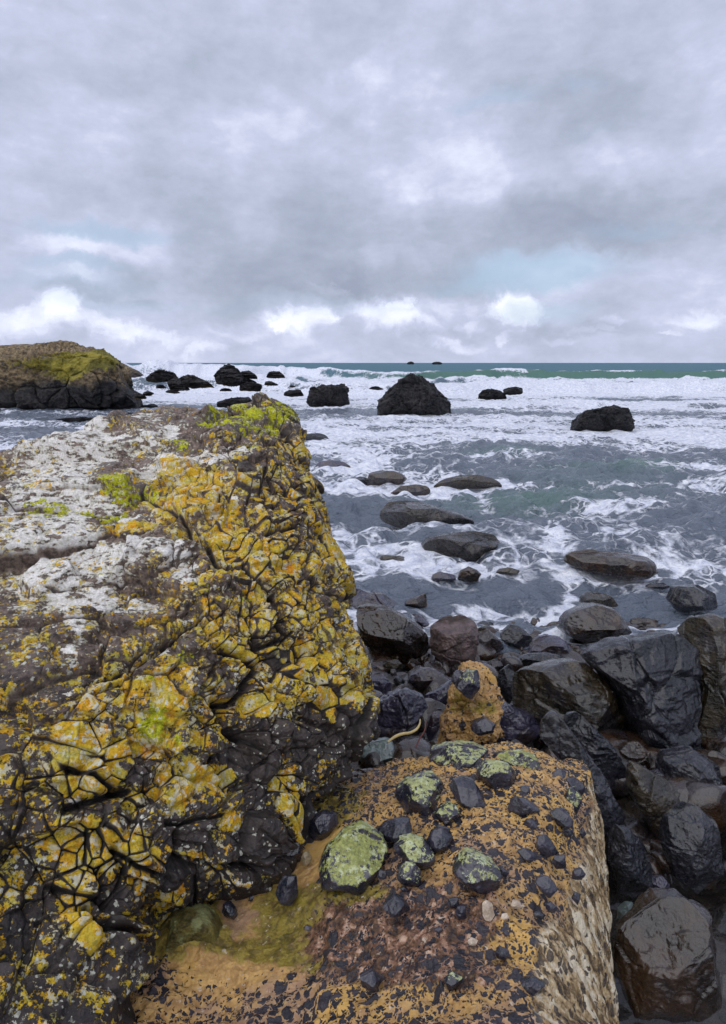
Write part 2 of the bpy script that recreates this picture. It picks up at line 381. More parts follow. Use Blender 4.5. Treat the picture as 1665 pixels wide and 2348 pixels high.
def cliff_mat():
    m, t, b = new_mat('headland_rock'); p = t.pos()
    G, D = t.attr('green'), t.attr('dry')
    n1 = t.noise(p, .9, 6, .65); n2 = t.noise(p, 3.5, 6, .7)
    dark = t.mix(t.mr(n2, .4, .6), (.010, .010, .013), (.04, .036, .036))
    dry = t.ramp(n2, [(.36, (.035, .028, .024)), (.46, (.12, .085, .045)), (.56, (.24, .17, .085)), (.70, (.33, .29, .22))])
    c = t.mix(D, dark, dry)
    gm = t.mr(t.m('ADD', t.m('MULTIPLY', n2, .6), t.m('MULTIPLY', G, .4)), .52, .60)
    c = t.mix(gm, c, t.mix(t.mr(n1, .4, .6), (.13, .115, .012), (.30, .25, .028)))
    t.l.new(c, b.inputs['Base Color']); b.inputs['Roughness'].default_value = .75
    t.l.new(t.bump(t.m('ADD', n1, n2), 1.0, .3), b.inputs['Normal'])
    return m
M['cliff'] = cliff_mat()

def sea_mat():
    m, t, b = new_mat('sea_water'); p = t.pos()
    Fm, G, O = t.attr('foam'), t.attr('green'), t.attr('open')
    pv = t.vm('ADD', p, t.vm('SCALE', t.vm('SUBTRACT', t.noise(p, .9, 3, .6, out=1), (.5, .5, .5)), 1.1))
    pv = t.vm('ADD', pv, t.vm('SCALE', t.vm('SUBTRACT', t.noise(p, 5, 3, .6, out=1), (.5, .5, .5)), .16))
    l1 = t.vor(t.vm('MULTIPLY', pv, (.8, 1, 1)), 1.5, 'DISTANCE_TO_EDGE').outputs['Distance']
    l2 = t.vor(t.vm('MULTIPLY', pv, (.8, 1, 1)), 4.2, 'DISTANCE_TO_EDGE').outputs['Distance']
    lace = t.m('MAXIMUM', t.mr(l1, 0, .20, 1, 0), t.m('MULTIPLY', t.mr(l2, 0, .22, 1, 0), .75))
    n1 = t.noise(t.vm('MULTIPLY', pv, (.32, 1, 1)), .8, 8, .62); n2 = t.noise(t.vm('MULTIPLY', p, (.7, 1, 1)), 7, 6, .68)
    v = t.m('MULTIPLY_ADD', lace, .23, t.m('MULTIPLY_ADD', n2, .30, t.m('MULTIPLY', n1, .75)))
    fo = t.mr(t.m('ADD', v, t.m('MULTIPLY', Fm, .78)), .95, 1.14)
    fc = t.mix(t.mr(n2, .3, .7), (.46, .50, .62), (.78, .80, .86))
    wc = t.mix(O, (.105, .128, .168), (.075, .15, .19))
    wc = t.mix(G, wc, (.085, .165, .135))
    c = t.mix(fo, wc, fc)
    t.l.new(c, b.inputs['Base Color'])
    t.l.new(t.m('MAXIMUM', t.mr(fo, 0, 1, .07, .75), t.m('MULTIPLY', O, .65)), b.inputs['Roughness'])
    t.l.new(t.mr(O, 0, 1, .5, .12), b.inputs['Specular IOR Level'])
    b.inputs['IOR'].default_value = 1.33
    h = t.m('ADD', t.m('MULTIPLY', t.noise(t.vm('MULTIPLY', p, (.6, 1, 1)), 4.0, 5, .6), 1.0), t.m('MULTIPLY', fo, .25))
    h = t.m('ADD', h, t.m('MULTIPLY', t.noise(t.vm('MULTIPLY', p, (.7, 1, 1)), 18, 3, .6), .22))
    t.l.new(t.bump(h, 1.0, .20), b.inputs['Normal'])
    return m
M['sea'] = sea_mat()
M['beach'] = mat_wet('wet_dark_shore', (.008, .007, .007), (.035, .026, .018), (.2, .5), 8, .03)

def plain(name, colr, rough=.5):
    m, t, b = new_mat(name); n = t.noise(t.pos(), 30, 4, .6)
    t.l.new(t.mix(n, tuple(x*.6 for x in colr), colr), b.inputs['Base Color']); b.inputs['Roughness'].default_value = rough
    t.l.new(t.bump(n, .5, .004), b.inputs['Normal']); return m
M['kelp'] = plain('pale_kelp_stalk', (.62, .48, .20), .35)
M['kelp_dark'] = plain('dark_olive_weed', (.06, .055, .008), .25)
M['red'] = plain('red_seaweed', (.13, .022, .012), .4)

# ------------------------------------------------------------------ sea
def build_sea():
    ys = [H*F/(q) for q in np.arange(820, 1.2, -1.15)]
    ys = np.array([y for y in ys if y < 40] + list(np.arange(40, 175, .45)) + list(np.geomspace(175.5, 45000, 150)))
    an = np.concatenate([np.linspace(-72, -36, 50, endpoint=False), np.linspace(-36, 36, 860), np.linspace(36, 72, 51)[1:]])
    X = ys[:, None]*np.tan(np.radians(an))[None, :]; Y = np.repeat(ys[:, None], len(an), 1)
    P = np.stack([X.ravel(), Y.ravel(), np.zeros(X.size)], 1)
    x, y = P[:, 0], P[:, 1]
    px, py, _ = proj(P)
    z = np.zeros(len(P)); rng = np.random.RandomState(4)
    near = sstep(y, 5, 14); far = sstep(y, 60, 25)
    for lam, amp, n in ((5.5, .050, 5), (2.4, .030, 6), (1.1, .018, 8), (.5, .010, 9)):
        for k in range(n):
            a = rng.normal(-math.pi/2, .75); ph = rng.rand()*6.28; l = lam*rng.uniform(.7, 1.4); kk = 2*math.pi/l
            s = np.sin(kk*(x*math.cos(a)+y*math.sin(a)) + ph + 1.3*np.sin(.35*x+ph) + .9*np.sin(.5*y+2*ph))
            cut = sstep(y, 220*l, 60*l)
            z += amp*(1-np.abs(s))*1.15*cut*(.75+.25*near)*(.4+.6*sstep(y, 95, 40)) if k % 2 else amp*s*cut*(.75+.25*near)*(.4+.6*sstep(y, 95, 40))
    z *= 1+.6*sstep(y, 30, 12)
    z -= .05
    z += .022*fbm(P, 1.8, 4, 3)*sstep(y, 90, 30)*(.4+.6*near)
    # named wave crests of the middle distance
    def crest(cx, cy, rx, ry, h):
        c = atz(cx, cy, 0); e = atz(cx+rx, cy, 0); f_ = atz(cx, cy-ry, 0)
        wx = e[0]-c[0]; wy = f_[1]-c[1]
        return h*np.exp(-((x-c[0])/wx)**2-((y-c[1]-.15*np.sin(x*1.7))/wy)**2)
    for cr in ((1440, 1085, 170, 9, .20), (1180, 1160, 120, 10, .18), (1040, 1018, 40, 6, .25), (1190, 1045, 60, 6, .20), (1430, 1190, 120, 8, .14),
               (1350, 1050, 70, 6, .15), (1560, 1140, 100, 8, .15), (950, 1060, 60, 5, .12)):
        z += crest(*cr)
    # breakers
    nx = fbm(np.stack([x*.06, np.zeros_like(x), np.zeros_like(x)], 1), 1, 3, 11); nf = fbm(np.stack([x*.35, y*.12, x*0], 1), 1, 5, 21)
    y0 = 137+5*nx+np.clip(x, -60, 60)*.02; u = (y-y0)
    prof = np.where(u < 0, np.exp(-(u/2.6)**2), np.exp(-(u/14.)**2))
    A1 = 1.75+.30*nx+1.25*sstep(x, -12, -30); z += A1*prof
    crestn = np.exp(-(u/4.)**2); leftw = sstep(x, 12, -8)
    nf2 = fbm(np.stack([x*.16, y*.05, x*0], 1), 1, 6, 23, .6)
    z += crestn*(.30*nf2+np.maximum(nf, -.3)*(.18+.55*sstep(x, -2, -25)))
    y1 = 72+2.5*nx; u1 = y-y1; p1 = np.where(u1 < 0, np.exp(-(u1/1.8)**2), np.exp(-(u1/9.)**2))
    z += p1*(1.35+.35*nf+.25*nf2+.15*nx); y2 = 50+1.5*nx; u2 = y-y2; p2 = np.where(u2 < 0, np.exp(-(u2/.9)**2), np.exp(-(u2/4.)**2))
    z += p2*(.28+.12*nf)*sstep(x, -4, 2)
    y3 = 96+4*nx; u3 = y-y3; p3 = np.where(u3 < 0, np.exp(-(u3/2)**2), np.exp(-(u3/8.)**2)); z += p3*(1.0+.5*nf+.3*nf2)
    z += .5*fbm(np.stack([x*.03, y*.05, x*0], 1), 1, 4, 31)*sstep(y, 150, 260)*sstep(y, 3000, 900)
    # foam
    fo = np.interp(py, [832, 836, 841, 868, 874, 905, 925, 960, 1000, 1060, 1110, 1200, 1330, 1450, 1650],
                   [0, 0, .1, .1, .9, .72, .54, .52, .55, .55, .56, .51, .44, .36, .27])
    bk = np.exp(-(u/9.)**2)
    fo = np.where(y > 120, 0.0, fo)
    ins = sstep(y, 132, 126); fo = np.maximum(fo, .9*ins*sstep(y, 60, 70))
    fo = np.maximum(fo, bk*(leftw*1.05 + (1-leftw)*(.22+.75*nf2+.30*np.exp(-((x-6)/14)**2))))
    fo = np.maximum(fo, sstep(y, 133, 129)*sstep(y, 60, 75)*.95)
    fo = np.maximum(fo, np.exp(-((y-y0-1.5)/2.2)**2)*(.45+.8*nf2))
    for uu, ww in ((u1, .9), (u3, 1.0), (u, 1.6)):
        fo -= (.42+.35*nf2)*np.exp(-((uu+1.3*ww)/ww)**2)
    fo += blobs(px, py, [(820+.431*300, 962, 95, 5, .45), (820+.431*1300, 996, 80, 5, .45), (820+.431*720, 917, 50, 3, .4), (750, 936, 60, 5, .45), (540, 882, 70, 3, .4), (880, 1100, 60, 12, .3), (1070, 1125, 90, 7, .4), (950, 1228, 90, 5, .35), (1050, 1290, 60, 6, .3), (1390, 1340, 100, 5, .3)])
    fo += p1*.3 + p2*.35*sstep(x, -4, 2)
    fo += .06*fbm(np.stack([x*.03, y*.01, x*0], 1), 1, 3, 41)*(y > 160)+sstep(y, 400, 160)*(y > 145)*(.12)
    patches = ZA([(150, 560, 150, 25, .35), (330, 545, 120, 14, .3), (250, 370, 110, 26, .45), (620, 385, 190, 14, .40), (780, 360, 100, 14, .35),
                  (1450, 480, 120, 18, .30), (1260, 560, 120, 26, .22), (1200, 850, 26, 50, .45), (1060, 880, 80, 16, .42), (800, 905, 70, 12, .38),
                  (1400, 752, 140, 9, .45), (1560, 982, 80, 6, .6), (430, 702, 90, 9, .3), (300, 240, 40, 20, .55), (180, 270, 40, 12, .4),
                  (240, 95, 160, 10, .3), (820, 445, 20, 20, .35), (1130, 660, 26, 20, .35), (1500, 800, 90, 12, .3), (90, 150, 60, 25, .3),
                  (900, 345, 40, 12, .35), (250, 620, 90, 20, .2), (1200, 940, 60, 14, .35), (1330, 445, 40, 10, .3)])
    fo += (.34*fbm(np.stack([x*.04, y*.22, x*0], 1), 1, 4, 51) + .20*fbm(np.stack([x*.25, y*.7, x*0], 1), 1, 3, 52))*sstep(y, 125, 60)
    fo += blobs(px, py, patches)
    fo -= blobs(px, py, ZA([(1000, 440, 150, 18, .22), (1450, 265, 150, 12, .28), (600, 200, 160, 14, .10), (1100, 180, 70, 8, .2), (900, 560, 80, 30, .12), (900, 770, 130, 26, .12), (200, 160, 60, 8, .25)]))
    # swash round the sea rocks
    gr = blobs(px, py, ZA([(1450, 262, 150, 10, .8), (1000, 430, 190, 22, .6), (1300, 340, 260, 30, .25), (900, 185, 90, 8, .5), (680, 130, 40, 8, .5), (200, 150, 80, 8, .5)]))
    gr += bk*(1-leftw)*.95
    P[:, 2] = z
    o = mk('sea_water', P, grid_faces(len(ys), len(an)), M['sea'], attrs={'foam': fo, 'green': np.clip(gr, 0, 1), 'open': sstep(y, 30, 160)})
    o['kind'] = 'structure'
build_sea()

# ------------------------------------------------------------------ shore ground
def shore_z(x, y):
    return np.clip(.95*(7.6-y)/4.2, -1.6, .95)
def build_shore():
    xs = np.linspace(-9, 9, 300); ys = np.linspace(-3, 13, 300)
    X, Y = np.meshgrid(xs, ys); P = np.stack([X.ravel(), Y.ravel(), 0*X.ravel()], 1)
    P[:, 2] = shore_z(P[:, 0], P[:, 1]) - .10 + .10*fbm(P, 1.7, 5, 5) + .06*np.abs(fbm(P, 5, 3, 8))
    o = mk('shore_ground', P, grid_faces(300, 300), M['beach']); o['kind'] = 'structure'
build_shore()

# ------------------------------------------------------------------ loose rocks
def poly_radius(pts, th):
    r = np.zeros_like(th); n = len(pts)
    c, s = np.cos(th), np.sin(th)
    for i in range(n):
        ax, ay = pts[i]; bx, by = pts[(i+1) % n]; ex, ey = bx-ax, by-ay
        den = c*ey - s*ex; den = np.where(np.abs(den) < 1e-9, 1e-9, den)
        tt = (ax*ey-ay*ex)/den; uu = (ax*s-ay*c)/den
        ok = (tt > 0) & (uu >= -1e-6) & (uu <= 1+1e-6)
        r = np.where(ok & (tt > r), tt, r)
    k = np.where(r <= 0)[0]
    if len(k): r[k] = r[r > 0].mean()
    return r
def land_hit(px, py):
    d = np.linspace(1.2, 60, 6000); P = at(np.full_like(d, px), np.full_like(d, py), d)
    z = np.maximum(shore_z(P[:, 0], P[:, 1]), 0); k = np.argmax(P[:, 2] < z)
    return d[k]
def rock(name, pts, mat, label=None, cat='boulder', group=None, depth=None, thick=.8, seed=0, parent=None,
         amp=.035, planes=9, box=.72, res=(150, 80), push=.5, soft=3, lift=0.0, attrs=None, blocks=0, ragged=0.0):
    pts = np.array([(p[0], p[1]) for p in pts], float)
    rng = np.random.RandomState(seed+17)
    x0, y0 = pts.min(0); x1, y1 = pts.max(0); a = pts - pts.mean(0)
    cx, cy = .5*(pts.mean(0)+np.array([(x0+x1)/2, (y0+y1)/2]))
    d = depth if depth is not None else land_hit(cx, y1)
    hw = (x1-x0)/2/F*d; hh = (y1-y0)/2/F*d
    T = thick*min(hw*1.1, hh*1.9); dc = d + T*push
    k = dc/F; loc = [((p[0]-cx)*k, -(p[1]-cy)*k) for p in pts]
    nt, nf = res
    th = np.linspace(0, 2*math.pi, nt, endpoint=False); r = poly_radius(loc, th)
    for _ in range(soft): r = .25*np.roll(r, 1)+.5*r+.25*np.roll(r, -1)
    ph = np.linspace(-math.pi/2, math.pi/2, nf); e = box
    rr = np.cos(ph)**e; dd = np.sign(ph)*np.abs(np.sin(ph))**e*T
    L = np.stack([(rr[:, None]*(r*np.cos(th))[None]).ravel(), np.repeat(dd, nt), (rr[:, None]*(r*np.sin(th))[None]).ravel()], 1)
    S = np.array([hw, T, hh])*k*F/d
    # flat fracture faces: cut the front and the back with tilted planes, leaving the rim where it is
    for q in range(planes):
        n = np.array([rng.normal(0, .85), rng.choice([-1, -1, 1])*rng.uniform(.5, 1), rng.normal(.2, .8)]); n /= np.linalg.norm(n)
        nn = n/np.array([S[0], S[1], S[2]]); nn /= np.linalg.norm(nn)
        dt = L @ nn; tt = dt.max()*rng.uniform(.66, .92); ex = np.maximum(dt-tt, 0)
        y_ = L[:, 1]; sg = np.sign(nn[1])
        cut = np.minimum(ex/max(abs(nn[1]), .25), np.maximum(y_*sg, 0)*.97)
        L[:, 1] = y_ - sg*cut
    C = at(cx, cy, dc) + np.array([0, 0, lift])
    V = C + L[:, :1]*RT + L[:, 1:2]*FW + L[:, 2:]*UP
    size = min(hw, hh)+.3*max(hw, hh)
    dirn = V-C; dirn /= np.maximum(np.linalg.norm(dirn, axis=1, keepdims=True), 1e-6)
    h = amp*size*fbm(V/size, 1.6, 5, seed, .55) + amp*.5*size*fbm(V/size, 3.5, 3, seed+5, .5, True)
    if ragged: h += size*ragged*(.6*fbm(V/size, 4.5, 5, seed+8, .62, True) + .5*fbm(V/size, 9, 4, seed+9, .65))
    if blocks:
        bs = C + (rng.rand(blocks, 3)*2-1)*np.array([hw, T, hh])*1.15
        Vw = V + .10*size*np.stack([vnoise(V/size, 3, seed+i) for i in (1, 2, 3)], 1)
        i1, d1, i2, d2 = two_nearest(Vw, bs)
        h += size*amp*2.6*(rng.rand(blocks)[i1]-.5) - size*amp*.9*(1-sstep(d2-d1, 0, .05*size))*sstep(vnoise(V/size, 2, seed+9), -.4, .4)
    edge = np.repeat(1-.45*(rr > .97), nt)
    V = V + dirn*(h*edge)[:, None]
    faces = grid_faces(nf, nt, True)
    at_ = attrs(V) if attrs else None
    o = mk(name, V, faces, mat, parent, at_, origin=C if parent is None else C)
    if label: tag(o, label, cat, group)
    return o

def cliff_attrs(green, dark_line):
    def f(V):
        px, py, _ = proj(V)
        return {'dry': sstep(V[:, 2]+.5*fbm(V, .5, 3, 2), *dark_line), 'green': blobs(px, py, green)}
    return f
G_SEA = 'dark rocks standing in the surf'
# far to near
rock('headland', ZC([(-560, 90), (-200, 62), (0, 55), (100, 66), (200, 98), (280, 138), (380, 185), (430, 228), (492, 272), (350, 287), (0, 290), (-560, 290)]),
     M['cliff'], 'low brown headland sloping into the surf behind the lichened sea crag', 'headland', depth=78, thick=.8, seed=3, amp=.04, planes=4,
     res=(500, 160), soft=1, blocks=60, ragged=.02, attrs=cliff_attrs(ZC([(120, 90, 60, 20, .35)]), (1.2, 3.0)))
rock('sea_crag', ZC([(-420, 210), (-250, 140), (-120, 120), (0, 118), (80, 116), (98, 95), (130, 80), (165, 77), (210, 88), (240, 110), (275, 150), (300, 190), (312, 240), (335, 290), (365, 350), (380, 392), (200, 396), (0, 402), (-420, 405)]),
     M['cliff'], 'tan and green lichened crag with a black wet foot, below the brown headland', 'crag', depth=46, thick=.7, seed=8, amp=.06, planes=5,
     res=(600, 220), soft=1, blocks=160, ragged=.03, attrs=cliff_attrs(ZC([(160, 100, 75, 24, 1.0), (20, 210, 50, 30, .6), (230, 170, 40, 20, .4), (-150, 150, 140, 30, .7)]), (1.3, 2.2)))
SEA = [
 (ZC([(435, 222), (450, 203), (480, 190), (530, 185), (580, 200), (593, 220), (580, 242), (440, 242)]), 'rounded dark rock in the foam directly right of the headland tip', 21),
 (ZC([(545, 245), (560, 233), (600, 230), (640, 250), (658, 287), (560, 288)]), 'small humped black rock in front of the long low sloping one', 22),
 (ZC([(590, 235), (620, 220), (650, 212), (700, 222), (760, 248), (785, 270), (660, 273)]), 'long low black rock sloping down to the right beside the tall pointed rock', 23),
 (ZC([(800, 225), (815, 195), (830, 175), (850, 160), (868, 157), (910, 175), (940, 205), (975, 225), (1015, 245), (900, 262), (805, 252)]), 'tall black pointed rock like a pyramid in front of the breaking wave', 24),
 (ZC([(930, 195), (945, 187), (980, 188), (1015, 210), (1020, 226), (960, 226)]), 'pale grey rock half veiled by spray just behind the pyramid rock', 25),
 (ZC([(1070, 222), (1080, 198), (1100, 191), (1140, 192), (1160, 208), (1170, 223)]), 'flat topped rock alone in white spray beyond the pyramid rock', 26),
 (ZC([(928, 290), (930, 263), (970, 250), (1000, 250), (1042, 258), (1046, 272), (1035, 294)]), 'small square black rock at the right foot of the pyramid rock', 27),
 (ZC([(1058, 262), (1065, 243), (1085, 240), (1135, 260), (1130, 264)]), 'thin sliver of dark rock under the flat topped one', 28),
 (ZC([(820, 294), (830, 283), (850, 278), (878, 283), (888, 294)]), 'small black rock awash below the pyramid rock', 29),
 (ZC([(1160, 318), (1165, 303), (1190, 288), (1215, 292), (1250, 288), (1270, 318), (1200, 322)]), 'low black rock left of the big square topped sea rock', 30),
 (ZC([(1290, 350), (1292, 328), (1310, 300), (1345, 290), (1380, 270), (1430, 266), (1480, 262), (1498, 285), (1502, 320), (1510, 360), (1500, 380), (1300, 382)]), 'blocky black sea rock with a flat top rising to the right', 31),
 (ZC([(808, 385), (810, 352), (850, 340), (900, 335), (970, 325), (990, 345), (960, 385)]), 'dark flat rock just showing behind the crest of the lichened outcrop', 32),
 (ZC([(358, 333), (362, 308), (385, 300), (410, 312), (430, 325), (425, 335)]), 'small dark rock at the right of the crag foot', 33),
 (ZC([(410, 318), (415, 303), (440, 294), (470, 303), (455, 318)]), 'tiny dark rock touching the one beside the crag foot', 34),
 (ZC([(533, 302), (545, 290), (570, 288), (615, 303), (580, 306)]), 'thin dark rock awash below the small humped rock', 35),
 (ZC([(485, 278), (490, 262), (515, 260), (540, 275), (520, 280)]), 'small dark rock off the end of the headland', 36),
 (ZC([(400, 385), (405, 370), (440, 370), (470, 360), (492, 372), (480, 386)]), 'jagged low rock between the crag and the crest of the lichened outcrop', 37),
 (ZC([(1190, 272), (1200, 261), (1225, 270), (1222, 274)]), 'tiny dark rock awash above the low rock left of the square topped one', 38),
 (ZC([(1298, 286), (1305, 273), (1325, 270), (1345, 282), (1340, 288)]), 'tiny dark rock directly behind the square topped sea rock', 39),
 (ZC([(300, 418), (320, 408), (360, 408), (365, 416)]), 'tiny flat rock awash in front of the crag foot', 40),
 (ZC([(-60, 462), (-40, 440), (100, 436), (180, 438), (270, 432), (278, 442), (200, 458), (60, 466)]), 'long flat dark reef awash below the crag', 41),
 (ZD([(118, 425), (116, 352), (135, 325), (160, 300), (190, 280), (220, 255), (250, 245), (280, 224), (310, 220), (350, 228), (385, 245), (415, 275), (440, 300), (465, 322), (475, 350), (485, 385), (490, 408), (480, 436), (300, 440)]), 'largest black sea rock, a broad peaked block in the middle of the bay', 42),
 (ZD([(643, 330), (650, 308), (665, 292), (720, 284), (760, 292), (785, 310), (792, 334), (700, 336)]), 'low rounded black rock left of its smaller flat neighbour in the bay', 43),
 (ZD([(776, 308), (778, 285), (800, 278), (840, 272), (878, 278), (877, 309), (800, 312)]), 'small flat topped black rock next to the low rounded one in the bay', 44),
 (ZD([(1150, 500), (1152, 480), (1170, 440), (1185, 418), (1220, 400), (1290, 388), (1300, 383), (1340, 378), (1360, 368), (1385, 385), (1415, 392), (1430, 430), (1445, 465), (1452, 505), (1400, 517), (1250, 510)]), 'ragged black sea rock standing alone at the right of the bay', 45),
 (ZD([(58, 282), (75, 272), (100, 268), (145, 285), (110, 288)]), 'thin dark rock awash left of the largest sea rock', 46),
 (ZD([(538, 384), (545, 375), (565, 371), (574, 384)]), 'tiny rock tip showing right of the largest sea rock', 47),
 (ZD([(0, 380), (10, 368), (45, 368), (60, 378), (40, 384)]), 'dark sliver of rock just left of the foot of the largest sea rock', 48),
]
for pts, lab, sd_ in SEA:
    big = max(p[0] for p in pts)-min(p[0] for p in pts)
    rock('sea_rock', pts, M['crag'], lab, 'sea rock', G_SEA, depth=None, thick=.9, seed=sd_, amp=.055 if big > 50 else .04, planes=7,
         res=(360, 160) if big > 50 else (110, 50), soft=1, push=.35, blocks=110 if big > 50 else 25, ragged=.06)
for pts, lab, sd_ in ((ZD([(258, 150), (270, 140), (285, 137), (300, 142), (302, 152)]), 'left of two tiny black rocks breaking the wave crest on the horizon', 51),
                      (ZD([(388, 151), (400, 142), (430, 137), (452, 144), (452, 152)]), 'right of two tiny black rocks breaking the wave crest on the horizon', 52)):
    rock('sea_rock', pts, M['crag'], lab, 'sea rock', G_SEA, depth=139, thick=.9, seed=sd_, res=(60, 30), planes=3)

G_W = 'wet boulders washed by the sea'
WASH = [
 (ZA([(-80, 118), (-60, 98), (0, 96), (60, 90), (95, 100), (112, 124), (60, 127), (0, 124)]), 'black', 'low dark rock beside the notched top right corner of the lichened outcrop', 61, .9),
 (ZA([(30, 262), (65, 222), (110, 214), (170, 222), (212, 247), (180, 264), (80, 268)]), 'violet', 'smooth dark boulder touching the right edge of the lichened outcrop', 62, .9),
 (ZA([(198, 330), (205, 312), (220, 298), (250, 290), (285, 298), (285, 332)]), 'black', 'small dark boulder left of the square humped one in white water', 63, .9),
 (ZA([(280, 340), (283, 300), (292, 275), (340, 264), (400, 266), (440, 280), (465, 304), (430, 328), (370, 342)]), 'brown', 'humped brown boulder with a flat top among splashing foam', 64, .9),
 (ZA([(335, 388), (380, 372), (430, 336), (500, 328), (555, 335), (570, 360), (560, 376), (480, 380)]), 'brown', 'low brown rock being washed over, below the humped brown boulder', 65, .9),
 (ZA([(120, 348), (140, 325), (190, 322), (215, 345), (170, 352)]), 'black', 'small black rock awash near the right edge of the lichened outcrop', 66, .9),
 (ZA([(575, 340), (610, 312), (640, 300), (700, 285), (745, 283), (790, 285), (850, 300), (880, 318), (895, 342), (800, 348), (700, 345)]), 'olive', 'long domed boulder with water streaming off it in thin falls', 67, .8),
 (ZA([(335, 478), (337, 455), (350, 432), (375, 410), (430, 403), (520, 412), (570, 425), (620, 440), (720, 470), (762, 497), (758, 522), (720, 543), (600, 549), (500, 542), (400, 522), (350, 500)]), 'flat', 'large layered wedge of black rock lying flat in the water', 68, .9),
 (ZA([(525, 605), (560, 570), (640, 553), (700, 555), (760, 550), (850, 560), (878, 585), (888, 620), (850, 668), (760, 692), (700, 677), (600, 667), (540, 640)]), 'flat', 'broad cracked slab in the water below the layered wedge', 69, .9),
 (ZA([(335, 672), (350, 650), (400, 654), (450, 660), (510, 668), (512, 695), (440, 704), (370, 692)]), 'olive', 'small bar shaped rock left of the broad cracked slab', 70, .9),
 (ZA([(648, 712), (655, 690), (700, 680), (740, 698), (725, 720)]), 'brown', 'small reddish rock half under water at the foot of the cracked slab', 71, .9),
 (ZA([(690, 765), (695, 730), (740, 705), (775, 718), (797, 738), (775, 772), (720, 775)]), 'brown', 'wet brown stone poking up below the small reddish rock', 72, .9),
 (ZA([(572, 768), (578, 742), (610, 728), (680, 745), (685, 768), (620, 772)]), 'violet', 'drowned dark stone left of the wet brown stone', 73, .8),
 (ZA([(850, 738), (880, 715), (930, 710), (975, 722), (960, 742)]), 'olive', 'barely covered flat rock right of the wet brown stone', 74, .8),
 (ZA([(1172, 682), (1185, 652), (1215, 638), (1300, 628), (1345, 640), (1420, 640), (1540, 660), (1577, 690), (1588, 732), (1540, 760), (1440, 768), (1330, 735), (1230, 712)]), 'brown', 'large flat topped brown boulder far right in the lacy foam', 75, .9),
 (ZA([(1248, 870), (1255, 838), (1275, 825), (1330, 825), (1390, 845), (1425, 890), (1330, 892), (1260, 888)]), 'olive', 'dark half drowned boulder behind the domed shiny one', 76, .9),
 (ZA([(1148, 985), (1152, 945), (1175, 915), (1220, 895), (1300, 875), (1370, 888), (1405, 915), (1430, 955), (1458, 1000), (1400, 1028), (1290, 1060), (1220, 1035), (1165, 1008)]), 'brown', 'shiny domed brown boulder at the water edge on the right', 77, .95),
 (ZA([(1470, 968), (1480, 948), (1510, 940), (1565, 960), (1560, 972)]), 'brown', 'small brown rock tip right of the shiny domed boulder', 78, .8),
 (ZA([(448, 890), (455, 865), (500, 845), (548, 830), (553, 892), (500, 900)]), 'brown', 'small angular brown rock in shallow water above the pitted pink boulder', 79, .8),
 (ZA([(1650, 860), (1680, 800), (1780, 790), (1860, 830), (1870, 900), (1700, 910)]), 'black', 'black boulder in the shallows beyond the domed shiny one', 80, .8),
 (ZA([(1540, 800), (1560, 785), (1624, 780), (1660, 800), (1620, 812)]), 'black', 'thin rock awash behind the foam line on the right', 81, .8),
]
for pts, mt, lab, sd_, thk in WASH:
    big = max(p[0] for p in pts)-min(p[0] for p in pts)
    rock('washed_boulder', pts, M[mt], lab, 'boulder', G_W, thick=thk, seed=sd_, amp=.034, ragged=.012 if mt == 'flat' else .006, planes=10, res=(260, 120) if big > 120 else (120, 60),
         push=.2, soft=2, lift=.05, blocks=14 if mt in ('flat', 'olive') else 0)

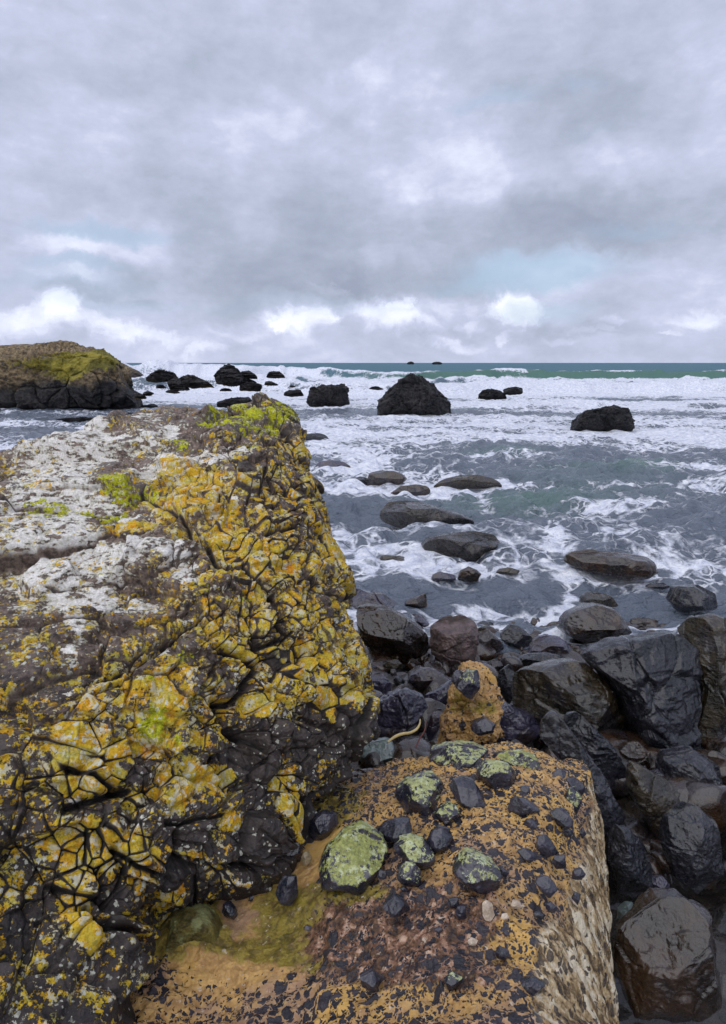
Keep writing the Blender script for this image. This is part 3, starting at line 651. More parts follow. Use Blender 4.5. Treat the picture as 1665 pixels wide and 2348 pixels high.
G_B = 'dark wet boulders piled on the shore'
BEACH = [
 (ZB([(80, 30), (140, -5), (200, 10), (280, 30), (330, 70), (380, 110), (400, 150), (390, 175), (330, 160), (240, 130), (110, 100)]), 'violet', 'smooth violet black boulder against the lichened outcrop at the water line', 91, .9, 0),
 (ZB([(145, 120), (160, 88), (200, 84), (300, 100), (350, 130), (400, 160), (450, 195), (482, 230), (490, 285), (460, 335), (400, 355), (330, 352), (240, 312), (180, 262), (155, 190)]), 'brown', 'big glossy brown boulder with a ledge, left of the pitted pink one', 92, .9, 0),
 (ZB([(395, 140), (420, 122), (450, 130), (500, 165), (518, 190), (505, 215), (460, 200)]), 'violet', 'narrow grey wet slab tucked behind the pitted pink boulder', 93, .8, 0),
 (ZB([(498, 240), (505, 185), (530, 160), (565, 140), (640, 127), (690, 140), (715, 165), (727, 205), (718, 300), (705, 385), (640, 380), (560, 350), (505, 305)]), 'pink', 'upright pitted boulder of pinkish grey stone', 94, .9, 0),
 (ZB([(720, 200), (740, 186), (770, 190), (815, 225), (840, 255), (858, 292), (800, 315), (715, 295)]), 'brown', 'wet brown rock leaning on the right of the pitted pink boulder', 95, .8, 0),
 (ZB([(838, 240), (855, 205), (890, 177), (920, 178), (945, 192), (975, 220), (1002, 252), (975, 295), (900, 270)]), 'black', 'small pointed black rock at the water edge', 96, .9, 0),
 (ZB([(975, 320), (985, 280), (1000, 250), (1030, 232), (1060, 224), (1120, 230), (1150, 255), (1170, 285), (1195, 335), (1080, 350), (1000, 345)]), 'violet', 'rounded grey brown boulder right of the pointed black rock', 97, .9, 0),
 (ZB([(912, 350), (930, 325), (960, 315), (1060, 310), (1130, 320), (1165, 345), (1100, 370), (1000, 388), (940, 378)]), 'black', 'low wet slab between the rounded grey brown boulder and the big cracked block', 98, .8, 0),
 (ZB([(905, 590), (902, 425), (925, 395), (960, 378), (1060, 355), (1130, 340), (1180, 334), (1240, 350), (1280, 385), (1340, 430), (1370, 490), (1390, 560), (1430, 640), (1470, 745), (1340, 750), (1240, 690), (1150, 650), (1060, 650)]), 'olive', 'big cracked block of olive brown rock with a shiny flat top', 99, .85, 12),
 (ZB([(1225, 320), (1235, 298), (1270, 278), (1350, 245), (1420, 232), (1480, 225), (1624, 212), (1690, 222), (1760, 300), (1790, 500), (1760, 740), (1680, 800), (1600, 780), (1500, 720), (1440, 620), (1400, 520), (1350, 430), (1280, 370)]), 'black', 'largest black shore boulder, smooth topped, at the right of the cracked block', 100, .7, 22),
 (ZB([(1690, 200), (1760, 130), (1850, 110), (1960, 150), (2000, 400), (1970, 700), (1840, 780), (1770, 700), (1790, 480), (1750, 300)]), 'olive', 'tall dark boulder beyond the smooth topped largest one', 131, .8, 14),
 (ZB([(388, 440), (400, 412), (450, 380), (490, 378), (530, 388), (592, 430), (560, 460), (480, 500), (400, 485)]), 'violet', 'dark angular rock above the sandy knob on its left', 101, .8, 0),
 (ZB([(190, 470), (195, 418), (250, 403), (290, 430), (308, 455), (312, 495), (250, 525), (205, 500)]), 'violet', 'grey rounded stone wedged beside the edge of the lichened outcrop', 102, .8, 0),
 (ZB([(212, 650), (215, 600), (240, 560), (275, 528), (340, 490), (380, 473), (420, 490), (455, 512), (478, 560), (440, 610), (405, 640), (385, 690), (360, 740), (310, 745), (240, 720)]), 'violet', 'blue grey angular boulder with a pale kelp stalk lying against it', 103, .8, 0),
 (ZB([(480, 360), (540, 355), (600, 375), (590, 402), (540, 395), (490, 380)]), 'violet', 'flat grey stone under the foot of the pitted pink boulder', 104, .8, 0),
 (ZB([(780, 380), (800, 345), (830, 340), (850, 370), (820, 395), (790, 395)]), 'brown', 'small brownish stone above the sandy knob', 105, .8, 0),
 (ZB([(820, 440), (835, 400), (880, 365), (905, 400), (900, 520), (880, 560), (840, 520)]), 'black', 'dark upright stone between the sandy knob and the cracked block', 106, .8, 0),
 (ZB([(270, 360), (290, 342), (340, 342), (370, 370), (350, 392), (290, 390)]), 'olive', 'small olive stone below the big glossy brown boulder', 107, .8, 0),
 (ZB([(318, 440), (340, 420), (375, 440), (385, 470), (350, 480)]), 'black', 'small dark stone above the blue grey angular boulder', 108, .8, 0),
 (ZB([(180, 380), (200, 360), (240, 375), (250, 395), (210, 405)]), 'violet', 'small grey stone near the outcrop edge under the big glossy brown boulder', 109, .8, 0),
 (ZB([(780, 745), (800, 640), (835, 580), (862, 553), (900, 575), (940, 590), (1000, 610), (1040, 650), (1022, 705), (960, 735), (900, 760)]), 'violet', 'blue grey block wedged between the sandy knob and the long tilted slab', 110, .7, 0),
 (ZB([(1025, 720), (1030, 640), (1060, 608), (1085, 586), (1115, 600), (1150, 645), (1200, 710), (1250, 790), (1330, 900), (1380, 1000), (1440, 1110), (1480, 1250), (1460, 1370), (1380, 1330), (1290, 1150), (1200, 900), (1100, 800)]), 'black', 'long dark slab tilting down behind the sandy conglomerate boulder', 111, .45, 10),
 (ZB([(1145, 640), (1160, 600), (1200, 588), (1230, 610), (1265, 645), (1340, 720), (1400, 790), (1442, 860), (1446, 935), (1400, 965), (1340, 960), (1280, 870), (1210, 740)]), 'black', 'second dark tilted slab, with a ridge, right of the long one', 112, .5, 0),
 (ZB([(1395, 810), (1410, 775), (1460, 745), (1500, 745), (1545, 780), (1580, 840), (1585, 885), (1500, 890), (1440, 850)]), 'brown', 'wet brown stone at the foot of the cracked block', 113, .7, 0),
 (ZB([(1450, 870), (1470, 838), (1510, 850), (1570, 890), (1640, 930), (1700, 1000), (1720, 1200), (1640, 1260), (1560, 1160), (1500, 1050), (1450, 960)]), 'olive', 'upright split boulder at the right, streaked by wet highlights', 114, .6, 6),
 (ZB([(1540, 885), (1600, 870), (1700, 880), (1760, 950), (1700, 990), (1620, 930)]), 'violet', 'grey stone lying behind the upright split boulder', 115, .7, 0),
 (ZB([(150, 860), (152, 815), (172, 772), (205, 748), (245, 734), (285, 728), (310, 738), (342, 790), (335, 835), (280, 870), (200, 880)]), 'grey', 'smooth grey green stone under the end of the kelp stalk', 116, .9, 0),
 (ZB([(80, 980), (95, 905), (150, 875), (210, 868), (290, 885), (310, 930), (250, 985), (150, 1020)]), 'brown', 'dark reddish stone in the gap below the grey green stone', 117, .8, 0),
 (ZB([(340, 800), (350, 745), (385, 735), (412, 760), (415, 800), (380, 815)]), 'olive', 'small olive stone right of the grey green one', 118, .8, 0),
 (ZB([(0, 1040), (20, 985), (70, 965), (120, 1000), (110, 1050), (50, 1075)]), 'olive', 'yellowish stone in the gap beside the foot of the lichened outcrop', 119, .8, 0),
 (ZF([(1345, 700), (1355, 600), (1380, 530), (1440, 540), (1500, 600), (1550, 680), (1575, 760), (1560, 850), (1480, 900), (1395, 870)]), 'black', 'flat black slab lying beyond the streaked side of the conglomerate', 120, .6, 5),
 (ZF([(1395, 1000), (1400, 960), (1440, 922), (1475, 925), (1480, 950), (1430, 1010)]), 'grey', 'small pale wet stone at the lower right', 121, .8, 0),
 (ZF([(1560, 840), (1565, 795), (1620, 785), (1660, 830), (1640, 880), (1590, 875)]), 'violet', 'small violet grey stone above the lowest dark boulder', 122, .8, 0),
 (ZF([(1395, 1200), (1400, 1060), (1440, 1010), (1500, 965), (1600, 900), (1720, 880), (1850, 960), (1900, 1150), (1880, 1400), (1650, 1500), (1450, 1420)]), 'brown', 'lowest dark boulder at the bottom right beside the conglomerate', 123, .7, 0),
 (ZF([(1640, 480), (1700, 420), (1800, 440), (1900, 560), (1920, 760), (1800, 880), (1680, 780), (1630, 620)]), 'black', 'black boulder at the right edge below the upright split one', 124, .7, 0),
 (ZB([(1620, 880), (1640, 800), (1760, 780), (1900, 860), (1920, 1000), (1780, 1020)]), 'black', 'smooth black boulder under the largest shore boulder', 125, .7, 0),
 (ZB([(470, 560), (478, 515), (530, 485), (600, 440), (615, 455), (590, 500), (560, 560), (520, 620), (480, 610)]), 'violet', 'speckled purple grey rock flank left of the sandy knob', 126, .7, 0),
 (ZB([(478, 690), (500, 615), (535, 578), (558, 580), (548, 660), (515, 735), (490, 730)]), 'violet', 'narrow violet stone below the purple grey rock flank', 127, .7, 0),
 (ZB([(1160, 300), (1175, 265), (1215, 275), (1240, 300), (1220, 340), (1185, 330)]), 'brown', 'small brown stone squeezed behind the rounded grey brown boulder', 128, .8, 0),
 (ZB([(700, 375), (720, 345), (780, 355), (800, 385), (760, 410), (715, 405)]), 'violet', 'small pale wet stone at the right foot of the pitted pink boulder', 129, .8, 0),
 (ZB([(730, 170), (760, 155), (800, 165), (820, 200), (790, 215), (745, 190)]), 'black', 'small black rock at the water behind the leaning brown one', 130, .8, 0),
]
for pts, mt, lab, sd_, thk, bl in BEACH:
    big = max(p[0] for p in pts)-min(p[0] for p in pts)
    rock('shore_boulder', pts, M[mt], lab, 'boulder', G_B, thick=thk, seed=sd_, amp=.045 if big > 90 else .035, planes=11,
         res=(320, 150) if big > 90 else (150, 80), push=.35, soft=2, blocks=bl or (9 if big > 90 else 5), ragged=.012 if mt == 'black' else .006)

# ------------------------------------------------------------------ surface nets (outcrop and conglomerate)
def catmull(C, n, knots=None):
    m = C.shape[0]; u = np.linspace(0, m-1.0001, n)
    if knots: u = np.minimum(np.interp(np.linspace(0, 1, n), knots[0], knots[1]), m-1.0001)
    i = u.astype(int); f = (u-i)[:, None]
    idx = lambda k: np.clip(i+k, 0, m-1)
    sh = (n,)+(1,)*(C.ndim-1); f = (u-i).reshape(sh)
    p0, p1, p2, p3 = C[idx(-1)], C[idx(0)], C[idx(1)], C[idx(2)]
    return .5*(2*p1+(p2-p0)*f+(2*p0-5*p1+4*p2-p3)*f*f+(3*p1-p0-3*p2+p3)*f**3)
def net(C, nr, nc, kr=None, kc=None):
    G = catmull(C, nr, kr); return np.transpose(catmull(np.transpose(G, (1, 0, 2)), nc, kc), (1, 0, 2))

def build_outcrop():
    ze = H-1.72
    R0 = [(-250, 2500), (-20, 2480), (180, 2440), (285, 2230), (345, 2110), (500, 2062), (585, 1998), (632, 1912), (735, 1893)]
    rows = []
    R0p = np.array([atz(a, b, z) for (a, b), z in zip(R0, [H-1.6, H-1.6, H-1.65, ze, ze, ze, ze, ze, ze-.02])])
    def rd(L): return np.array([at(a, b, d) for a, b, d in L])
    Rn = [
     rd([(-250, 2150, 1.75), (0, 2130, 1.8), (170, 2090, 1.88), (275, 2020, 1.97), (380, 1950, 2.05), (500, 1925, 2.17), (590, 1880, 2.32), (690, 1820, 2.5), (795, 1790, 2.72)]),
     rd([(-250, 1850, 1.9), (0, 1830, 1.95), (170, 1810, 2.0), (300, 1790, 2.1), (420, 1770, 2.2), (540, 1750, 2.35), (660, 1720, 2.5), (770, 1690, 2.66), (842, 1670, 2.86)]),
     rd([(-250, 1650, 2.0), (0, 1630, 2.05), (170, 1600, 2.12), (300, 1590, 2.2), (430, 1570, 2.32), (560, 1560, 2.48), (680, 1540, 2.64), (780, 1530, 2.8), (849, 1560, 3.0)]),
     rd([(-250, 1480, 2.3), (0, 1460, 2.35), (170, 1440, 2.4), (300, 1420, 2.45), (440, 1400, 2.52), (570, 1390, 2.64), (690, 1380, 2.8), (770, 1380, 2.95), (822, 1400, 3.12)]),
     rd([(-250, 1330, 2.65), (0, 1310, 2.7), (170, 1290, 2.75), (310, 1270, 2.78), (450, 1250, 2.8), (570, 1240, 2.86), (670, 1230, 3.0), (740, 1235, 3.15), (792, 1250, 3.35)]),
     rd([(-250, 1200, 3.0), (0, 1180, 3.05), (170, 1160, 3.1), (310, 1140, 3.12), (450, 1110, 3.12), (560, 1100, 3.16), (650, 1100, 3.26), (712, 1105, 3.4), (752, 1120, 3.6)]),
     rd([(-250, 1120, 3.4), (0, 1090, 3.45), (170, 1065, 3.5), (310, 1040, 3.5), (440, 1010, 3.55), (540, 1000, 3.55), (620, 995, 3.6), (680, 1000, 3.7), (722, 1020, 3.85)]),
     rd([(-250, 1075, 3.8), (0, 1045, 3.9), (150, 1016, 3.95), (300, 966, 4.0), (400, 938, 4.05), (500, 945, 4.05), (585, 916, 4.08), (645, 926, 4.08), (682, 975, 4.02)])]
    top = Rn[-1]
    Rows = [R0p + np.array([.05, .25, -1.3]), R0p + np.array([.02, .06, -.35]), R0p] + Rn + [top+np.array([-.05, .45, -.12]), top+np.array([-.1, 1.0, -.7]), top+np.array([-.1, 1.35, -2.3]), top+np.array([-.1, 1.5, -4.0])]
    C = np.array(Rows)
    e = C[:, -1]; zf = np.zeros((len(e), 3))
    C[2:-4, -1, 0] -= .035; C[7:11, -1, 0] -= .05; C[7:11, -2, 0] -= .03; C[10, :6, 2] -= .03; e = C[:, -1]; c9 = e+np.array([-.16, .35, -.04]); c10 = e+np.array([-.30, 1.0, -.10]); c11 = e+np.array([-1.2, 1.5, -.1])
    lf = C[:, 0]; l1 = lf+np.array([-.7, .3, -.25]); l2 = lf+np.array([-1.1, .8, -1.6]); l3 = lf+np.array([-1.2, 1.0, -3.2])
    C = np.concatenate([l3[:, None], l2[:, None], l1[:, None], C, c9[:, None], c10[:, None], c11[:, None]], 1)
    nr, nc = 1250, 960
    G = net(C, nr, nc, ([0, .05, .93, 1], [0, 2, 11, 14]), ([0, .04, .95, 1], [0, 3.2, 12.2, 14])); N = normals(G)
    for ax in (0, 1):
        for _ in range(3):
            cs = np.cumsum(np.pad(N, [(13, 12) if a == ax else (0, 0) for a in range(3)], mode='edge'), axis=ax)
            N = (np.take(cs, np.arange(25, cs.shape[ax]), ax)-np.take(cs, np.arange(0, cs.shape[ax]-25), ax))/25
            N = np.pad(N, [(0, G.shape[ax]-N.shape[ax]) if a == ax else (0, 0) for a in range(3)], mode='edge')
    N /= np.linalg.norm(N, axis=2, keepdims=True)
    # outward = towards the camera side
    if (N[nr//2, nc//2] @ (CAM-G[nr//2, nc//2])) < 0: N = -N
    V = G.reshape(-1, 3); Nn = N.reshape(-1, 3)
    px, py, dp = proj(V); facing = ((CAM-V)*Nn).sum(1) > 0
    seeds_px = ZG([(560,100),(680,110),(900,130),(1030,70),(1150,60),(1190,170),(1100,190),(430,110),(330,230),(150,250),(60,230),(440,260),(600,200),(900,220),(1050,250),(1220,290),(1280,310),(1290,400),(1200,380),(1090,370),(950,320),(780,350),(620,360),(380,340),(150,380),(60,480),(250,470),(440,450),(650,480),(820,470),(730,560),(900,560),(1000,470),(1100,500),(1150,560),(1230,470),(1330,520),(1380,600),(1300,640),(1260,560),(1050,600),(820,640),(910,640),(380,570),(500,620),(280,670),(350,700),(550,720),(700,700),(60,680),(80,780),(180,590),(220,780),(900,810),(850,750),(980,760),(1100,770),(1190,730),(1230,780),(1290,790),(1400,760),(1420,860),(1340,840),(1200,870),(1250,920),(1070,940),(1180,1000),(1320,960),(1400,940),(1390,1020),(1470,1000),(500,850),(650,830),(150,850),(300,850),(400,950),(600,960),(740,880),(830,980),(700,1080),(850,1080),(950,1010),(1000,1100),(120,1000),(250,1100),(60,1100),(380,1080),(1100,1100),(1250,1080),(1450,1080),(1520,1120)]) + \
        ZH([(60,180),(120,330),(60,400),(330,200),(330,330),(500,190),(640,150),(700,60),(820,60),(950,70),(1090,60),(1200,60),(1300,80),(1300,160),(1090,180),(920,180),(1150,230),(1240,330),(1390,100),(1450,50),(1500,200),(1380,250),(750,220),(520,330),(430,390),(660,370),(800,300),(920,300),(1020,360),(1100,330),(900,420),(1010,450),(1120,400),(1200,480),(780,400),(780,480),(680,470),(550,470),(440,500),(860,540),(1020,600),(1000,520),(900,680),(1050,680),(1160,640),(1130,760),(1230,620),(1350,450),(1340,580),(1330,650),(1500,480),(1500,600),(1450,400),(1560,320),(200,530),(60,560),(130,600),(240,720),(330,620),(450,620),(540,660),(500,760),(430,830),(290,900),(600,820),(720,660),(760,560),(760,800),(680,800),(810,950),(950,900),(1050,840),(1300,800),(1300,900),(1450,750),(1400,900),(1480,930),(720,940),(640,870),(100,780),(60,880),(180,1000),(60,1060),(420,1000),(500,920),(380,1080),(620,1090),(1100,950),(1180,1050),(1270,1000)]) + \
        ZE([(40,180),(200,230),(1160,200),(1280,220),(640,220),(440,300),(280,340),(520,420),(380,440),(160,450),(60,450),(220,600),(100,640),(850,420),(700,330),(900,320),(1050,310),(660,500),(820,640),(360,680),(560,620),(60,740),(420,560),(130,940),(40,840),(260,950),(400,940),(550,700),(760,130),(1060,200)])
    sidx = []
    fp = np.stack([px, py], 1); fi = np.where(facing)[0][::7]
    for a, b in seeds_px:
        k = fi[np.argmin((fp[fi, 0]-a)**2+(fp[fi, 1]-b)**2)]; sidx.append(k)
    S = V[sidx]
    rng = np.random.RandomState(5)
    # fill the parts the photograph does not show with blocks of the same size
    for k in rng.randint(0, len(V), 9000):
        if S.shape[0] > 520: break
        if not facing[k] or px[k] < 140 or py[k] > 2230 or py[k] < 905:
            if ((S-V[k])**2).sum(1).min() > .15**2: S = np.vstack([S, V[k]]); sidx.append(k)
    sidx = np.array(sidx)
    Wp = V + .004*np.stack([fbm(V, 16, 3, s) for s in (1, 2, 3)], 1) + .030*np.stack([vnoise(V, 1.6, s) for s in (11, 12, 13)], 1)
    i1, d1, i2, d2 = two_nearest(Wp, S)
    ns = len(S); Ns = Nn[sidx]
    face_amt = np.clip((px[sidx]-330)/300, 0, 1)*.6+.4            # the right face is more broken than the slabby top
    low = np.clip((py[sidx]-1350)/400, 0, 1); brk = np.maximum(face_amt*.9, low)
    nl = []
    for k in range(3):
        tilt = rng.normal(0, 1, (ns, 3)); tilt -= (tilt*Ns).sum(1)[:, None]*Ns
        tilt /= np.linalg.norm(tilt, axis=1, keepdims=True)
        n = Ns + tilt*(rng.uniform(.08, .45, ns)*(.35+.75*brk))[:, None]; nl.append(n/np.linalg.norm(n, axis=1, keepdims=True))
    off = rng.normal(0, .020, ns)*(.5+.8*brk)
    off3 = rng.uniform(0, .012, (3, ns))
    h = np.full(len(V), 1e9)
    for k in range(3):
        n = nl[k][i1]; q = ((S[i1]-V)*n).sum(1)/np.maximum((Nn*n).sum(1), .3)
        h = np.minimum(h, q + off3[k][i1])
    upf = np.interp(py, [1250, 1500], [.85, 1.0])
    h = (np.clip(h, -.05, .045) + off[i1])*upf
    def boxblur(a, w):
        a = a.reshape(nr, nc)
        for ax in (0, 1):
            for _ in range(2):
                cs = np.cumsum(np.pad(a, [(w+1, w) if q == ax else (0, 0) for q in (0, 1)], mode='edge'), axis=ax)
                k = a.shape[ax]; a = (np.take(cs, np.arange(2*w+1, 2*w+1+k), ax)-np.take(cs, np.arange(0, k), ax))/(2*w+1)
        return a.ravel()
    h = boxblur(h, 2)
    # large slabs whose lower edges stand proud like ledges
    big = ZG([(430,160),(200,250),(900,160),(620,360),(780,250),(250,470),(150,600),(430,640),(80,690),(480,840),(150,880),(640,950),(150,1070),(60,350),(700,560),(900,420),(1080,380),(1000,600),(850,760),(1180,620),(1280,420)]) + ZH([(380,100),(60,300),(330,310),(150,470),(480,400),(650,330),(200,620),(480,620),(640,500),(400,830),(120,860),(800,640),(1000,650),(850,300),(1100,450),(1350,550),(1100,150),(1400,300),(1300,850),(950,900),(650,900),(350,980)]) + ZE([(150,330),(450,250),(700,180),(850,430),(400,500),(300,800),(80,700),(650,560),(1000,200),(1160,200)])
    bi = np.array([fi[np.argmin((fp[fi, 0]-a)**2+(fp[fi, 1]-b)**2)] for a, b in big])
    SB = V[bi]; NB = Nn[bi]; k1, b1_, k2, b2_ = two_nearest(V + .012*np.stack([fbm(V, 9, 3, s) for s in (41, 42, 43)], 1) + .05*np.stack([vnoise(V, 1.8, s) for s in (44, 45, 46)], 1), SB)
    upT = np.array([0, 0, 1.0]) - NB[:, 2:3]*NB; upT /= np.linalg.norm(upT, axis=1, keepdims=True)
    nb = NB + .30*upT + rng.normal(0, .10, NB.shape); nb /= np.linalg.norm(nb, axis=1, keepdims=True)
    qb = ((SB[k1]-V)*nb[k1]).sum(1)/np.maximum((Nn*nb[k1]).sum(1), .35)
    offb = rng.normal(0, .018, len(SB))
    inb = sstep(b1_, .75, .45)*np.clip(1.15-.9*brk[i1], .30, 1)
    h += boxblur((np.clip(qb, -.06, .06) + offb[k1])*inb, 3)
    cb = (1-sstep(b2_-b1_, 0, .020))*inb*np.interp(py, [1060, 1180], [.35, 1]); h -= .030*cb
    gapw = (d2-d1)
    groove = 1-sstep(gapw, 0, .010+.007*vnoise(V, 4, 9))
    deep = rng.uniform(.3, 1.0, ns); dd = (np.minimum(deep[i1], deep[i2]) + .25*vnoise(V, 6, 77))*np.clip(brk[i1]*1.5-.15, .45, 1)
    round_ = 1-sstep(gapw, 0, .04)
    h = h - .030*groove*np.clip(dd, .1, 1) - .005*round_
    # secondary fracture set
    S2 = V[rng.randint(0, len(V), 1500)]
    j1, e1, j2, e2 = two_nearest(V + .004*np.stack([fbm(V, 20, 2, s) for s in (4, 5, 6)], 1), S2)
    t2 = rng.normal(0, .3, (len(S2), 3)); q2 = ((V-S2[j1])*t2[j1]).sum(1)
    g2 = 1-sstep(e2-e1, 0, .010)
    sec = (.3 + .7*sstep(vnoise(V, 2.2, 55), -.2, .3))*np.clip(brk[i1]*1.3, .35, 1)
    h += sec*(np.clip(q2, -.02, .02) + (rng.rand(len(S2))[j1]-.5)*.010 - .008*g2)
    h += .0045*fbm(V, 14, 5, 60, .55) + .002*fbm(V, 45, 3, 70, .5, True)
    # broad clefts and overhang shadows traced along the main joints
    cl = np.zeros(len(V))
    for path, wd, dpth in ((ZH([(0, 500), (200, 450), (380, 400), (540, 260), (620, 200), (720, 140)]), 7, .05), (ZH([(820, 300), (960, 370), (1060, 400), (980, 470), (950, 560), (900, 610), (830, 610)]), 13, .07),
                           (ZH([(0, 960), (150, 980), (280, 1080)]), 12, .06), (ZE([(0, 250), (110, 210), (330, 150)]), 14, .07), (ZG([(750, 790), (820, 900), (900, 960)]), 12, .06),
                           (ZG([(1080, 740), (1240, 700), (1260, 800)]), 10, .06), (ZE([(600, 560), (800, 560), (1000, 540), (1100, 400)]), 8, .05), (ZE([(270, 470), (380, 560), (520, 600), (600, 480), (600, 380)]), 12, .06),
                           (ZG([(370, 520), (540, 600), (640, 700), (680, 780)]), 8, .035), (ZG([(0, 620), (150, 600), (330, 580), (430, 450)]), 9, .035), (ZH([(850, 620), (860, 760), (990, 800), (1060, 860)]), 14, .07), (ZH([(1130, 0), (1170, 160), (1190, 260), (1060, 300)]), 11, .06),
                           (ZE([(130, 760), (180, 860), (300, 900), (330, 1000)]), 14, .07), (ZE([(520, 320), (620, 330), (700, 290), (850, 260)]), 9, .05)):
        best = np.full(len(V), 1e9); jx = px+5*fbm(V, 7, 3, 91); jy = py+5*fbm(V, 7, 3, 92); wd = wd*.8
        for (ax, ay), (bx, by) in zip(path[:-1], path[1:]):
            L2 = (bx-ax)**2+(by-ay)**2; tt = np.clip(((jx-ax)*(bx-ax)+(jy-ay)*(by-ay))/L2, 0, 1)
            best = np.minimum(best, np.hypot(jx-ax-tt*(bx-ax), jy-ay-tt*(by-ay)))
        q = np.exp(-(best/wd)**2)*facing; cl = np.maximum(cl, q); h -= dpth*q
    V2 = V + Nn*h[:, None]
    white = blobs(px, py, ZG([(400, 130, 45, 20, .8), (150, 250, 50, 25, .9), (60, 320, 40, 30, .8), (420, 260, 50, 22, .8), (600, 370, 60, 22, 1.0), (780, 350, 50, 18, 1.0), (560, 200, 26, 22, .8), (60, 470, 34, 30, .9), (200, 585, 45, 18, .9), (330, 660, 36, 15, .9), (950, 315, 30, 12, 1.0), (470, 410, 60, 20, .8), (650, 480, 40, 14, .6),
        (60, 700, 30, 20, .8), (500, 820, 70, 18, 1.2), (150, 850, 45, 28, 1.1), (320, 900, 55, 26, 1.0), (620, 900, 50, 20, .9), (620, 985, 45, 16, .8), (100, 1000, 40, 28, 1.0), (260, 1110, 60, 24, 1.2), (880, 560, 20, 14, .9), (1020, 420, 30, 24, .5), (-100, 500, 120, 180, .7), (-100, 900, 120, 150, .7)])
        + ZH([(150, 50, 60, 22, 1.2), (370, 60, 50, 22, 1.2), (60, 190, 24, 26, 1.0), (20, 370, 24, 26, 1.0), (520, 310, 20, 16, 1.0), (650, 150, 50, 22, .5), (300, 720, 50, 30, .45), (60, 560, 60, 30, .4), (480, 400, 40, 16, .5), (450, 1020, 50, 30, .4)])
        + ZE([(60, 200, 22, 14, .9), (360, 340, 40, 20, .6), (640, 240, 60, 18, .5), (540, 60, 30, 20, .6), (900, 620, 50, 18, .6), (130, 920, 40, 20, .4), (60, 120, 60, 20, .4)]))
    orange = np.interp(py, [900, 1000, 1150, 1500, 1700, 1800, 1900, 2050, 2200], [.45, .55, .66, .67, .66, .60, .53, .47, .46])
    orange = orange*np.interp(px, [0, 250, 450, 600, 900], [.85, .85, .95, 1.03, 1.0])
    orange += blobs(px, py, ZH([(430, 830, 60, 24, .6), (120, 900, 60, 50, .8), (1200, 980, 10, 10, .3), (200, 620, 60, 40, .3), (60, 760, 50, 30, .3), (1240, 350, 30, 40, .3), (1040, 640, 30, 30, .3), (1400, 560, 50, 50, .25), (830, 990, 30, 30, .5), (500, 560, 60, 60, .2)])
        + ZE([(1160, 200, 26, 60, .95), (120, 480, 60, 60, .9), (80, 420, 50, 30, .6), (380, 460, 30, 30, .7), (860, 80, 30, 26, .6), (720, 40, 26, 26, .5), (900, 320, 22, 22, .6), (590, 220, 26, 18, .7), (100, 60, 60, 40, .8), (220, 130, 26, 16, .5), (60, 740, 30, 30, .6), (130, 930, 30, 30, .7), (40, 840, 26, 26, .5), (700, 510, 40, 14, .5), (840, 610, 40, 20, .35), (400, 620, 26, 50, .35), (1000, 110, 24, 20, .2)]) + ZG([(600, 560, 60, 40, .5), (740, 480, 50, 40, .3), (560, 420, 40, 16, .4), (350, 720, 60, 14, .3), (1260, 290, 30, 18, .4), (850, 780, 40, 40, .3), (1440, 800, 26, 60, .3), (1000, 930, 50, 30, .3)]))
    orange += .12*sstep(py, 1650, 1800)*sstep(px, 560, 380)
    orange -= .20*sstep(py, 1600, 1720)*sstep(px, 520, 640)
    orange -= .6*(blobs(px, py, ZH([(950, 780, 50, 50, .5), (1250, 760, 90, 50, .35), (1000, 950, 60, 40, .35), (1500, 800, 50, 60, .4), (350, 970, 50, 30, .5), (820, 870, 40, 40, .2), (1450, 180, 30, 30, .25), (200, 960, 50, 14, .3)]) + ZE([(950, 420, 110, 60, .3), (560, 440, 60, 60, .35), (300, 700, 90, 60, .2), (250, 240, 80, 20, .3), (1000, 130, 60, 50, .15)]) + ZG([(500, 830, 80, 20, .5), (700, 230, 60, 30, .5), (900, 150, 80, 20, .3), (150, 300, 60, 30, .25)])))
    green = blobs(px, py, ZG([(880, 190, 60, 30, 1.0), (1090, 120, 60, 36, 1.1), (1000, 90, 50, 18, .8), (620, 260, 45, 24, .7), (750, 160, 50, 20, .4), (250, 490, 45, 24, .8), (450, 510, 60, 18, .8), (80, 650, 70, 14, .9), (230, 620, 50, 14, .8), (1060, 380, 50, 40, .5), (200, 960, 50, 12, .6), (740, 1050, 30, 20, .6), (480, 260, 20, 16, .4), (980, 300, 60, 14, .5), (-120, 600, 120, 30, .7)])
        + ZH([(650, 320, 40, 36, .9), (250, 170, 50, 30, .5), (460, 700, 40, 60, .8), (560, 820, 40, 30, .6), (950, 40, 40, 30, .6), (700, 90, 40, 20, .5), (330, 370, 50, 16, .5), (850, 170, 30, 30, .4), (450, 470, 40, 16, .5)]) + ZE([(60, 340, 60, 60, .3), (600, 210, 30, 14, .4), (420, 780, 16, 20, .5), (130, 780, 60, 20, .2)]))
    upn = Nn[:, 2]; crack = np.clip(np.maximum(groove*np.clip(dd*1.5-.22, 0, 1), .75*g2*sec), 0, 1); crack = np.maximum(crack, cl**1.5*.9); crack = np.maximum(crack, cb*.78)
    dry = np.interp(py, [900, 1300, 1600, 1800, 2000], [1.0, .9, .5, .28, .15])*np.interp(px, [100, 450, 700, 900], [1, .9, .55, .4])
    org = at(420, 2100, 2.2)
    o = mk('lichened_outcrop', V2, grid_faces(nr, nc), M['lichen'], origin=org,
           attrs={'white': np.clip(white*.85, 0, .59), 'orange': np.clip(orange-.14*np.clip(white, 0, 1), 0, 1.0), 'green': np.clip(green, 0, .66), 'crack': crack, 'dry': dry})
    tag(o, 'huge jointed rock outcrop crusted with orange, yellow green and white lichen', 'rock outcrop')
build_outcrop()

